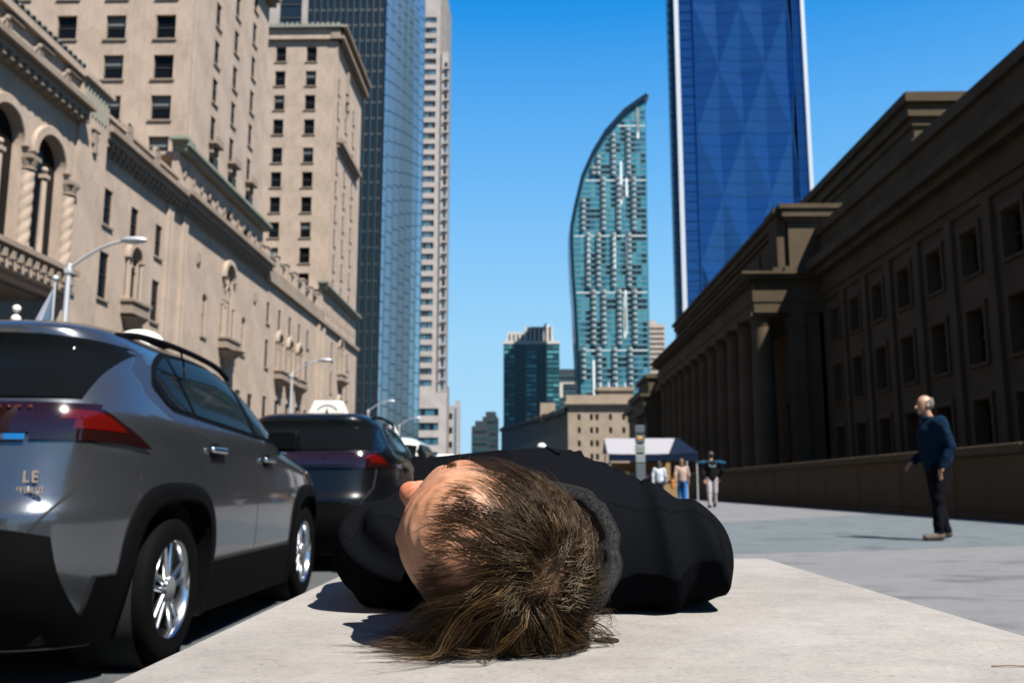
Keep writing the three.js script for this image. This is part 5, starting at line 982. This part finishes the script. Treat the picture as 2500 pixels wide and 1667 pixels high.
  function strand(pts, w0, col) {
    const n = pts.length, base = P.length / 3; let ref = V(.3, 1, .2);
    for (let i = 0; i < n; i++) {
      const tg = pts[Math.min(n - 1, i + 1)].clone().sub(pts[Math.max(0, i - 1)]).normalize(), a = ref.clone().cross(tg).normalize(), b = tg.clone().cross(a), w = w0 * (1 - .8 * Math.pow(i / (n - 1), 2.2));
      for (let k = 0; k < 3; k++) { const q = k * 2.0944, nx = a.x * Math.cos(q) + b.x * Math.sin(q), ny = a.y * Math.cos(q) + b.y * Math.sin(q), nz = a.z * Math.cos(q) + b.z * Math.sin(q); P.push(pts[i].x + nx * w - BASE.x, pts[i].y + ny * w - BASE.y, pts[i].z + nz * w - BASE.z); Nn2.push(nx, ny, nz); Cc2.push(...col); }
      if (i) for (let k = 0; k < 3; k++) { const k2 = (k + 1) % 3, p = base + (i - 1) * 3, c = base + i * 3; I.push(p + k, p + k2, c + k, p + k2, c + k2, c + k); }
    }
  }
  const resample = (pts, n) => { const out = []; for (let i = 0; i < n; i++) { const q = i / (n - 1) * (pts.length - 1), k = Math.min(pts.length - 2, Math.floor(q)); out.push(pts[k].clone().lerp(pts[k + 1], q - k)); } return out; };
  const hairCol = () => { const k = Math.pow(rnd(), 1.6), l = rnd() < .05 ? 1.9 : 1; return [mix(.0035, .036, k) * l, mix(.002, .0198, k) * l, mix(.0008, .0076, k) * l]; };
  const children = (gd, n, spread, w) => {
    const tone = rnd() < .14 ? rr(1.5, 2.4) : rr(.5, 1.15);
    for (let c = 0; c < n; c++) {
      const o = V(rr(-1, 1), rr(-1, 1), rr(-1, 1)).multiplyScalar(spread), cut = rr(.72, 1), ph = rr(0, 6), am = rr(0, .0026), tight = rr(.45, .9), fan = V(rr(-1, 1), rr(-.4, .7), rr(-1, 1)).multiplyScalar(rnd() < .15 ? .014 : .005);
      const m = Math.max(5, Math.round((gd.length - 1) * cut)), base = resample(gd.slice(0, m + 1), Math.max(7, Math.min(13, Math.round(m / 2))));
      const pts = base.map((p, i) => { const q = i / (base.length - 1), z = p.clone().addScaledVector(o, 1 - tight * q).addScaledVector(fan, q * q); z.x += am * Math.sin(ph + q * 7); z.y += am * Math.cos(ph * 1.3 + q * 6); if (z.y < benchY) z.y = benchY + rnd() * .002; return z; });
      const cl = hairCol().map((v) => v * tone); strand(pts, w * rr(.7, 1.2), cl);
    }
  };
  let tries = 0, made = 0;
  while (made < 620 && tries++ < 9000) {
    const z = rr(-1, 1), a = rr(0, 6.283), s = Math.sqrt(1 - z * z), q = [s * Math.cos(a) * RX[0], z * RX[1], s * Math.sin(a) * RX[2]];
    if (!inHair(q[0], q[1], q[2])) continue;
    const toFront = q[0] > -.03, lowSide = q[2] < -.012, frontLow = toFront && lowSide;
    if (frontLow && rnd() < .72) continue; if (toFront && rnd() < .35) continue;
    const dW = Math.hypot(q[0] - whorl[0], q[1] - whorl[1], q[2] - whorl[2]);
    const down = q[2] < .0 || q[0] < -.05;
    const back = q[0] < -.045, up = q[2] > .015;
    const L = frontLow ? rr(.015, .04) : toFront ? rr(.02, .05) : back ? rr(.045, .085) : down ? rr(.11, .19) : up ? rr(.07, .12) : rr(.05, .09); const mess = rnd() < .25 ? .05 : 0;
    const gd = guide(q, L, rr(.001, down ? .015 : .011), rr(.013, .045) + mess, back ? .05 : down ? .10 : .02, lowSide ? V(-.9, 0, .25) : back ? V(rr(-.7, .1), -.2, .3) : V(-.2, -.1, -.25), back ? .7 : down ? .08 : .85);
    children(gd, frontLow ? 5 : 15, frontLow ? .004 : .0062, .00030); made++;
  }
  // long locks lying on the bench towards the left and the front
  for (let i = 0; i < 210; i++) {
    const q = [rr(-.065, .0), rr(.015, .085), rr(-.07, -.004)], gd = guide(q, i % 2 ? rr(.11, .18) : rr(.14, .215), rr(.002, .024), rr(.03, .10), i % 2 ? .14 : .1, V(rr(-1.3, -.35), -.1, rr(-.1, .8)), i % 2 ? .12 : 0);
    children(gd, 16, .0065, .00031);
  }
  for (let i = 0; i < 26; i++) { const q = [rr(-.09, -.05), rr(.0, .06), rr(-.02, .04)], gd = guide(q, rr(.10, .16), rr(.004, .016), rr(.015, .04), .14, V(rr(-.8, -.2), -.2, rr(.3, .9)), .7); children(gd, 14, .006, .0003); }
  for (let i = 0; i < 130; i++) { const q = [rr(-.05, .012), rr(-.01, .07), rr(-.076, -.04)], gd = guide(q, rr(.08, .16), rr(.002, .02), rr(.03, .09), .2, V(rr(-1.7, -.6), 0, rr(-.1, .6)), .05); children(gd, 16, .0065, .0003); }
  for (let i = 0; i < 14; i++) { const q = [rr(-.085, -.055), rr(.02, .06), rr(-.03, .02)], gd = guide(q, rr(.12, .17), rr(.004, .016), rr(.02, .06), .14, V(rr(.1, .5), -.2, rr(.6, 1.2)), .2); children(gd, 14, .005, .0003); }
  // sweep of hair rolled up over the temple, and wisps across the forehead
  for (let i = 0; i < 60; i++) { const q = [rr(-.055, .0), rr(.0, .08), rr(.01, .065)], gd = guide(q, rr(.08, .125), rr(.003, .011), rr(.01, .03), .015, V(rr(-.35, .15), .05, -.5), .9); children(gd, 15, .006, .00031); }
  for (let i = 0; i < 64; i++) { const q = [rr(-.035, .0), rr(.05, .085), rr(-.035, .03)], gd = guide(q, rr(.05, .11), rr(.001, .006), rr(.01, .05), .0, V(rr(-.9, -.2), .1, -.2), .8); children(gd, rnd() < .4 ? 7 : 2, .0035, .00026); }
  // cropped side and stubble over the forehead edge
  for (let i = 0; i < 4200; i++) { const z = rr(-.2, .9), a = rr(-1.3, .9), s = Math.sqrt(1 - z * z), q = [s * Math.cos(a) * RX[0], z * RX[1], s * Math.sin(a) * RX[2]]; if (q[0] > .085 || (!inHair(q[0] - .06, q[1], q[2]))) continue; if (rnd() < sstep(.02, .085, q[0])) continue; const gd = guide(q, rr(.006, .022), .0005, .06, .0, V(rr(-.5, .2), .1, 0), .9); strand(resample(gd, 4), .00017, hairCol().map((v) => v * 1.1)); }
  // eyebrows
  for (let i = 0; i < 900; i++) { const e = rnd() < .7 ? 1 : -1, q = [.094 + rr(-.003, .004), -.024 + rr(-.006, .008), e * rr(.008, .052)]; q[0] -= Math.pow(Math.abs(q[2]) / .06, 2) * .022; const p0 = toW(...q), d = f.clone().multiplyScalar(.5).addScaledVector(r, e * rr(.3, .9)).addScaledVector(u, rr(-.1, .6)); strand([p0, p0.clone().addScaledVector(d, .006), p0.clone().addScaledVector(d, .011).addScaledVector(u, .001)], .00024, hairCol().map((v) => v * 1.3)); }
  // eyelashes-side fuzz of sideburn and beard
  for (let i = 0; i < 500; i++) { const q = [rr(.01, .08), rr(-.135, -.06), .05 + rr(-.01, .012)]; const p0 = toW(...q); if (Math.abs(headL(q)) > .006) continue; const d = r.clone().multiplyScalar(.7).addScaledVector(u, rr(-.9, -.1)).addScaledVector(f, rr(-.3, .5)); strand([p0, p0.clone().addScaledVector(d, .005), p0.clone().addScaledVector(d, .01)], .0002, hairCol().map((v) => v * 1.3)); }
  const hg = new THREE.BufferGeometry(); hg.setAttribute('position', new THREE.Float32BufferAttribute(P, 3)); hg.setAttribute('normal', new THREE.Float32BufferAttribute(Nn2, 3)); hg.setAttribute('color', new THREE.Float32BufferAttribute(Cc2, 3)); hg.setIndex(I);
  const hm = part(t, 'hair', hg, phy({ name: 'brown hair', color: lin(1, 1, 1), vertexColors: true, roughness: .36, specularIntensity: .75, specularColor: lin(1, .82, .6) }));
  hm.userData.kind = 'stuff';
  
}
// ---------- coin and twig on the bench ----------
solo('coin', 'dark round coin lying on the bench beside the hair', 'coin', (() => { const g = new THREE.LatheGeometry([[0, 0], [.0122, 0], [.0132, .0004], [.0132, .0018], [.0122, .0022], [.0116, .0017], [0, .0017]].map((p) => new THREE.Vector2(...p)), 40); return tri(g); })(), std({ name: 'dark bronze', color: lin(.036, .0302, .023), metalness: .6, roughness: .45 }), [.082, .4903, -1.0]);
solo('twig', 'thin dry twig on the bench near the right rim', 'twig', tri(tube([V(-.02, 0, 0), V(-.005, .0012, .002), V(.008, .0004, .0), V(.024, .001, -.003)], .0006, 14, 6)), std({ name: 'dry twig', color: lin(.1152, .072, .036), roughness: .9 }), [.438, .4907, -.868]);
// ---------- people walking ----------
function figure(o) {
  const t = thing('person', o.label, 'person', o.pos); t.rotation.y = o.turn ?? 0; t.scale.setScalar((o.h ?? 1.75) / 1.75);
  const lean = o.lean ?? 0, J = { pel: [0, .95, 0], chest: [0, 1.26, lean * .6], neck: [0, 1.47, lean], head: [0, 1.635, lean + .02 + (o.headFwd ?? 0)], ...o.joints };
  const Lm = (n) => J[n + 'L'], Rm = (n) => J[n + 'R'];
  const k = o.fine ?? .013, w = o.build ?? 1;
  const torso = (p, e) => { let d = smin(ell(p, J.pel, [.155 * w + e, .13 + e, .115 * w + e]), ell(p, J.chest, [.175 * w + e, .2 + e, .12 * w + e]), .09); d = smin(d, cone(p, [J.pel[0], J.pel[1] + .05, J.pel[2]], J.chest, .135 * w + e, .14 * w + e), .05); return smin(d, cone(p, [-.15 * w, J.neck[1] - .08, J.neck[2]], [.15 * w, J.neck[1] - .08, J.neck[2]], .055 + e, .055 + e), .05); };
  const arms = (p, e) => { let d = 9; for (const s of ['L', 'R']) d = Math.min(d, smin(cone(p, J['sh' + s], J['el' + s], .052 + e, .042 + e), cone(p, J['el' + s], J['wr' + s], .042 + e, .03 + e), .02)); return d; };
  const legs = (p, e) => { let d = 9; for (const s of ['L', 'R']) d = smin(d, smin(cone(p, J['hip' + s], J['kn' + s], .085 * w + e, .057 + e), cone(p, J['kn' + s], J['an' + s], .055 + e, .038 + e), .02), .02); return d; };
  const head = (p) => { const h = J.head, q = [p[0] - h[0], p[1] - h[1], p[2] - h[2]]; let d = ell(q, [0, .015, -.008], [.076, .10, .094]); d = smin(d, ell(q, [0, -.05, .025], [.056, .07, .06]), .03); d = smin(d, cone(q, [0, .0, .085], [0, -.035, .107], .009, .014), .012); d = smin(d, ell(q, [0, -.1, .055], [.025, .02, .022]), .02); d = Math.max(d, -Math.min(ell(q, [.03, .005, .098], [.014, .01, .014]), ell(q, [-.03, .005, .098], [.014, .01, .014]))); d = smin(d, cone(q, [-.018, -.068, .078], [.018, -.068, .078], .006, .006), .008); for (const e of [1, -1]) d = smin(d, ell(q, [e * .077, -.008, -.008], [.01, .03, .02]), .008); return d; };
  const body = (p) => { let d = smin(torso(p, -.012), arms(p, -.008), .04); d = smin(d, legs(p, -.012), .04); d = smin(d, cone(p, [J.neck[0], J.neck[1] - .06, J.neck[2]], [J.head[0], J.head[1] - .07, J.head[2] - .01], .055, .05), .03); for (const s of ['L', 'R']) { const a = J['an' + s], b = J['toe' + s]; d = smin(d, cone(p, [a[0], a[1] - .04, a[2]], b, .035, .025), .02); } return smin(d, head(p), .02); };
  const lo = [-.75, -.02, -.75], hi = [.75, 1.85, .75];
  const list = [tri(nets(body, lo, hi, k))]; if (o.fineHead) list.push(tri(nets(head, [J.head[0] - .12, J.head[1] - .16, J.head[2] - .13], [J.head[0] + .12, J.head[1] + .14, J.head[2] + .15], .006)));
  for (const s of ['L', 'R']) { const e = V(...J['el' + s]), q = V(...J['wr' + s]), d = q.clone().sub(e).normalize(); const side = V(0, 0, 1).cross(d); list.push(...fingers(q, d, side.lengthSq() < .05 ? V(1, 0, 0) : side.normalize(), d.clone().cross(side.lengthSq() < .05 ? V(1, 0, 0) : side).normalize(), 1)); }
  part(t, 'body', merge(list), o.skin ?? SK);
  const fold = (p, a) => a * noise3(p[0] * 13, p[1] * 10, p[2] * 13, 71) + a * .5 * noise3(p[0] * 30, p[1] * 22, p[2] * 30, 73);
  const hem = o.hem ?? .86;
  part(t, 'jacket', tri(nets((p) => Math.max(smin(torso(p, .022), o.short ? smin(cone(p, J.shL, J.elL, .065, .06), 9, .01) < 0 ? cone(p, J.shL, J.elL, .066, .06) : Math.min(cone(p, J.shL, J.elL, .066, .06), cone(p, J.shR, J.elR, .066, .06)) : arms(p, .018), .04) + fold(p, .008), hem - p[1], p[1] - J.neck[1] - .03), lo, hi, k)), o.top);
  part(t, 'trousers', tri(nets((p) => Math.max(smin(ell(p, J.pel, [.162 * w, .13, .125 * w]), legs(p, .02), .05) + fold(p, .008), .055 - p[1]), lo, hi, k)), o.bottom);
  for (const s of ['L', 'R']) { const a = J['an' + s], b = J['toe' + s]; part(t, 'shoe', tri(nets((p) => Math.max(smin(cone(p, [a[0], a[1] - .045, a[2] - .02], b, .048, .04), ell(p, [a[0], a[1] - .02, a[2]], [.045, .05, .05]), .02), Math.min(a[1], b[1]) - .075 - p[1]), [Math.min(a[0], b[0]) - .15, -.06, Math.min(a[2], b[2]) - .15], [Math.max(a[0], b[0]) + .15, .45, Math.max(a[2], b[2]) + .15], .011)), o.shoes ?? CM.trim); }
  if (o.hair) { const h = J.head; part(t, 'hair', tri(nets((p) => { const q = [p[0] - h[0], p[1] - h[1], p[2] - h[2]]; let d = ell(q, [0, .02, -.014], [.086, .108, .102]) + .006 * noise3(q[0] * 40, q[1] * 25, q[2] * 40, 81); if (o.longHair) d = smin(d, ell(q, [0, -.1, -.06], [.085, .16, .06]) + .01 * noise3(q[0] * 40, q[1] * 15, q[2] * 40, 83), .03); d = Math.max(d, q[2] - (q[1] > .06 ? .05 : .012) - (o.bald ? 0 : .01)); if (o.bald) d = Math.max(d, q[1] - .045 + q[2] * .5); else d = Math.max(d, -.2 - q[1]); return Math.max(d, o.longHair ? -9 : -.075 - q[1]); }, [h[0] - .14, h[1] - .32, h[2] - .18], [h[0] + .14, h[1] + .16, h[2] + .14], .008)), o.hair); }
  return { t, J };
}
const SK = std({ name: 'walker skin', color: lin(.3024, .18, .1224), map: T.skin, roughness: .55 });
const cloth = (n, r, g, b) => phy({ name: n, color: lin(r, g, b), map: T.fabric, roughness: .95, specularIntensity: .12 });
const walk = (st, sw) => ({ shL: [-.2, 1.42, 0], shR: [.2, 1.42, 0], elL: [-.25, 1.15, .04 * sw], elR: [.25, 1.15, -.06 * sw], wrL: [-.24, .92, .16 * sw], wrR: [.25, .9, .02 - .1 * sw], hipL: [-.09, .9, 0], hipR: [.09, .9, 0], knL: [-.1, .5, -.06 * st], knR: [.1, .5, .16 * st], anL: [-.1, .1 + .07 * Math.abs(st), -.3 * st], anR: [.1, .1, .22 * st], toeL: [-.11, .05, -.3 * st + .14], toeR: [.11, .045, .22 * st + .16] });
const hairDark = std({ name: 'dark hair', color: lin(.013, .0101, .0086), roughness: .6 }), hairBrown = std({ name: 'auburn hair', color: lin(.0864, .0432, .018), roughness: .6 }), hairGrey = std({ name: 'grey fringe', color: lin(.072, .072, .072), roughness: .7 });
{ // balding man in navy, crossing to the left
  const f = figure({ label: 'balding man in navy jacket walking along the parapet wall', pos: [5.12, 0, -11.63], turn: -S, h: 1.80, lean: .03, headFwd: .05, fine: .011, fineHead: true, build: 1.16, skin: SK, hem: .80,
    top: cloth('navy jacket', .0035, .014, .034), bottom: cloth('black trousers', .0036, .0043, .0065), shoes: std({ name: 'tan sole shoes', color: lin(.045, .034, .025), roughness: .8 }), hair: hairGrey, bald: true,
    joints: { ...walk(.35, 1), elL: [-.26, 1.13, -.06], wrL: [-.2, .95, .2], elR: [.27, 1.12, -.06], wrR: [.25, .88, .04] } });
  part(f.t, 'collar', tri(new THREE.TorusGeometry(.07, .022, 8, 20).rotateX(S).translate(0, 1.47, .075)), cloth('navy collar', .0035, .014, .034));
}
{ // man in black with a cap and pale trousers
  const f = figure({ label: 'man in black shirt, dark cap and pale trousers with blue sweater on shoulders', pos: [5.92, 0, -29.9], turn: Math.PI, h: 1.8, top: cloth('black shirt', .0058, .0065, .0086), bottom: cloth('pale trousers', .3024, .2808, .3024), shoes: CM.trim, hair: hairDark, hem: .72, joints: { ...walk(-.45, .6), elR: [.33, 1.16, .0], elL: [-.33, 1.16, 0] } });
  part(f.t, 'cap', merge([tri(new THREE.SphereGeometry(.1, 18, 10, 0, 6.3, 0, S).scale(1, .9, 1.12).translate(0, 1.665, .01)), rbox(.16, .015, .1, .007).translate(0, 1.68, .14)]), hairDark);
  part(f.t, 'shoulder_sweater', tri(nets((p) => smin(cone(p, [-.28, 1.42, -.03], [.28, 1.42, -.03], .05, .05), cone(p, [-.27, 1.4, -.06], [-.42, 1.40, -.04], .055, .04), .03) < cone(p, [.27, 1.4, -.06], [.42, 1.40, -.04], .055, .04) ? smin(cone(p, [-.28, 1.42, -.03], [.28, 1.42, -.03], .05, .05), cone(p, [-.27, 1.4, -.06], [-.42, 1.40, -.04], .055, .04), .03) : cone(p, [.27, 1.4, -.06], [.42, 1.40, -.04], .055, .04), [-.55, 1.28, -.2], [.55, 1.54, .12], .013)), cloth('blue sweater', .0144, .054, .1008));
  part(f.t, 'shirt_print', tri(new THREE.TorusGeometry(.09, .018, 6, 20, Math.PI).rotateZ(Math.PI).scale(1, .6, .3).translate(0, 1.33, -.158)), cloth('pale print', .252, .36, .432));
}
{ // woman with an orange bag
  const f = figure({ label: 'auburn haired woman in beige blouse and bright blue trousers carrying an orange bag', pos: [5.48, 0, -33], turn: Math.PI, h: 1.66, top: cloth('beige blouse', .3024, .2232, .1944), bottom: cloth('bright blue trousers', .0144, .1152, .3312), hair: hairBrown, longHair: true, hem: .9, joints: walk(.4, .8) });
  part(f.t, 'shoulder_bag', merge([rbox(.14, .34, .26, .05).translate(.36, .82, 0), tri(tube([V(.33, .98, .1), V(.25, 1.3, .05), V(.2, 1.47, 0), V(.27, 1.3, -.08), V(.34, .98, -.1)], .012))]), cloth('orange leather', .36, .144, .0432));
  part(f.t, 'waist_jacket', tri(nets((p) => Math.max(ell(p, [0, .84, -.02], [.2, .17, .16]) + .012 * noise3(p[0] * 12, p[1] * 9, p[2] * 12, 91), -(.0 + .13 + .01 - Math.hypot(p[0], p[2] * 1.2))), [-.28, .6, -.28], [.28, 1.05, .26], .014)), cloth('black knit', .0072, .0072, .0086));
}
figure({ label: 'dark haired walker in white shirt, half hidden behind the coat shoulder', pos: [5.1, 0, -36], turn: Math.PI * .9, h: 1.66, top: cloth('white shirt', .396, .4464, .5184), bottom: cloth('dark jeans', .0144, .018, .0288), hair: hairDark, longHair: true, joints: walk(-.3, 1) });
{
  const f = figure({ label: 'walker in dark clothes and white helmet, just above the coat', pos: [.33, 0, -22.5], turn: Math.PI, h: 1.72, top: cloth('maroon top', .0432, .0144, .0144), bottom: cloth('grey trousers', .0288, .0288, .0324), hair: hairDark, joints: walk(.3, 1) });
  part(f.t, 'helmet', tri(new THREE.SphereGeometry(.115, 18, 10, 0, 6.3, 0, S).scale(1, .85, 1.15).translate(0, 1.66, .01)), M.white);
}
// ---------- vendor stall and sign pillar ----------
{
  seed(95);
  const t = thing('vendor_stall', 'street stall with white canopy and tan counter beyond the walkers', 'stall', [5.1, 0, -38.6]);
  const wc = cloth('white canvas', .24, .24, .27), nv = cloth('shadow navy canvas', .005, .011, .026);  // navy imitates shade on the canopy, also colours the valance
  const slope = (x0, x1, m, n, cut) => part(t, n, gridGeo(14, 8, (i, j) => { const x = mix(mix(x0, x1, i), mix(x0, x1 + (cut ? cut : 0), i), j), sag = .03 * Math.sin(i * Math.PI) * j; return [x, mix(2.72, 2.02, j) - sag, mix(-.6, .9, j)]; }), m);
  slope(-1.85, 1.15, wc, 'canopy_slope', -.5); slope(1.15, 1.3, nv, 'canopy_shadow_panel', .6);  // navy panel stands for a building shadow across the white canopy
  part(t, 'canopy_shadow_panel', gridGeo(12, 8, (i, j) => { const x0 = mix(1.15, .65, j) + (j * 8 % 2 < 1 ? .12 : 0), x1 = mix(1.3, 1.9, j); return [mix(x0, x1, i), mix(2.72, 2.02, j) + .006, mix(-.6, .9, j) + .01]; }), nv);
  part(t, 'canopy_back', gridGeo(8, 4, (i, j) => [mix(-1.85, 1.4, i), mix(2.72, 2.1, j), mix(-.6, -1.8, j)]), wc);
  part(t, 'canopy_valance', bb(-1.8, 1.85, 1.72, 2.0, .84, .9), nv);
  for (const x of [-1.75, 1.8]) for (const z of [.8, -1.6]) part(t, 'post', bar(V(x, 0, z), V(x, 2.05, z), .03), M.steel);
  part(t, 'counter', bb(-1.7, 1.1, 0, .95, -.2, .4), cloth('tan counter cloth', .216, .1512, .0792)); part(t, 'back_panel', bb(-1.7, 1.0, .9, 1.7, -1.2, -1.1), cloth('tan back cloth', .2448, .1656, .0792));
  const cs = [[.5, .06, .12], [.1, .3, .08], [.6, .55, .4], [.55, .35, .55], [.5, .4, .2]].map((c, i) => cloth('goods ' + i, ...c));
  for (let i = 0; i < 22; i++) part(t, 'goods', geoOf('goods' + i % 3, () => tri(new THREE.IcosahedronGeometry(.07 + .03 * (i % 3), 1))), cs[i % 5], [rr(-1.6, 1), 1.03 + rr(0, .22), rr(-.1, .3)]);
  const s = thing('sign_pillar', 'slim grey wayfinding pillar with amber mark before the stall', 'sign', [3.89, 0, -32]);
  const gr = std({ name: 'slate panel', color: lin(.0432, .0576, .0684), roughness: .5 }), gl = std({ name: 'pale grey panel', color: lin(.1224, .144, .1512), roughness: .5 });
  for (const [y0, y1, m, n] of [[2.52, 2.79, gr, 'top_panel'], [2.18, 2.46, gr, 'sign_panel'], [1.84, 2.12, gl, 'sign_panel'], [1.5, 1.78, gl, 'sign_panel'], [.1, 1.46, gr, 'sign_panel']]) part(s, n, rbox(.33, y1 - y0, .14, .02), m, [0, (y0 + y1) / 2, 0]);
  part(s, 'post', rbox(.26, 2.7, .08, .01), CM.trim, [0, 1.35, 0]);
  part(s, 'amber_mark', tri(new THREE.SphereGeometry(1, 14, 8).scale(.1, .05, .01)), std({ name: 'amber print', color: lin(.396, .2016, .0216), roughness: .5 }), [-.01, 2.35, .072]);
  part(s, 'green_mark', rbox(.16, .05, .01, .004), std({ name: 'olive print', color: lin(.1152, .144, .036), roughness: .5 }), [0, 1.99, .074]);
}
renderer.render(scene, camera);
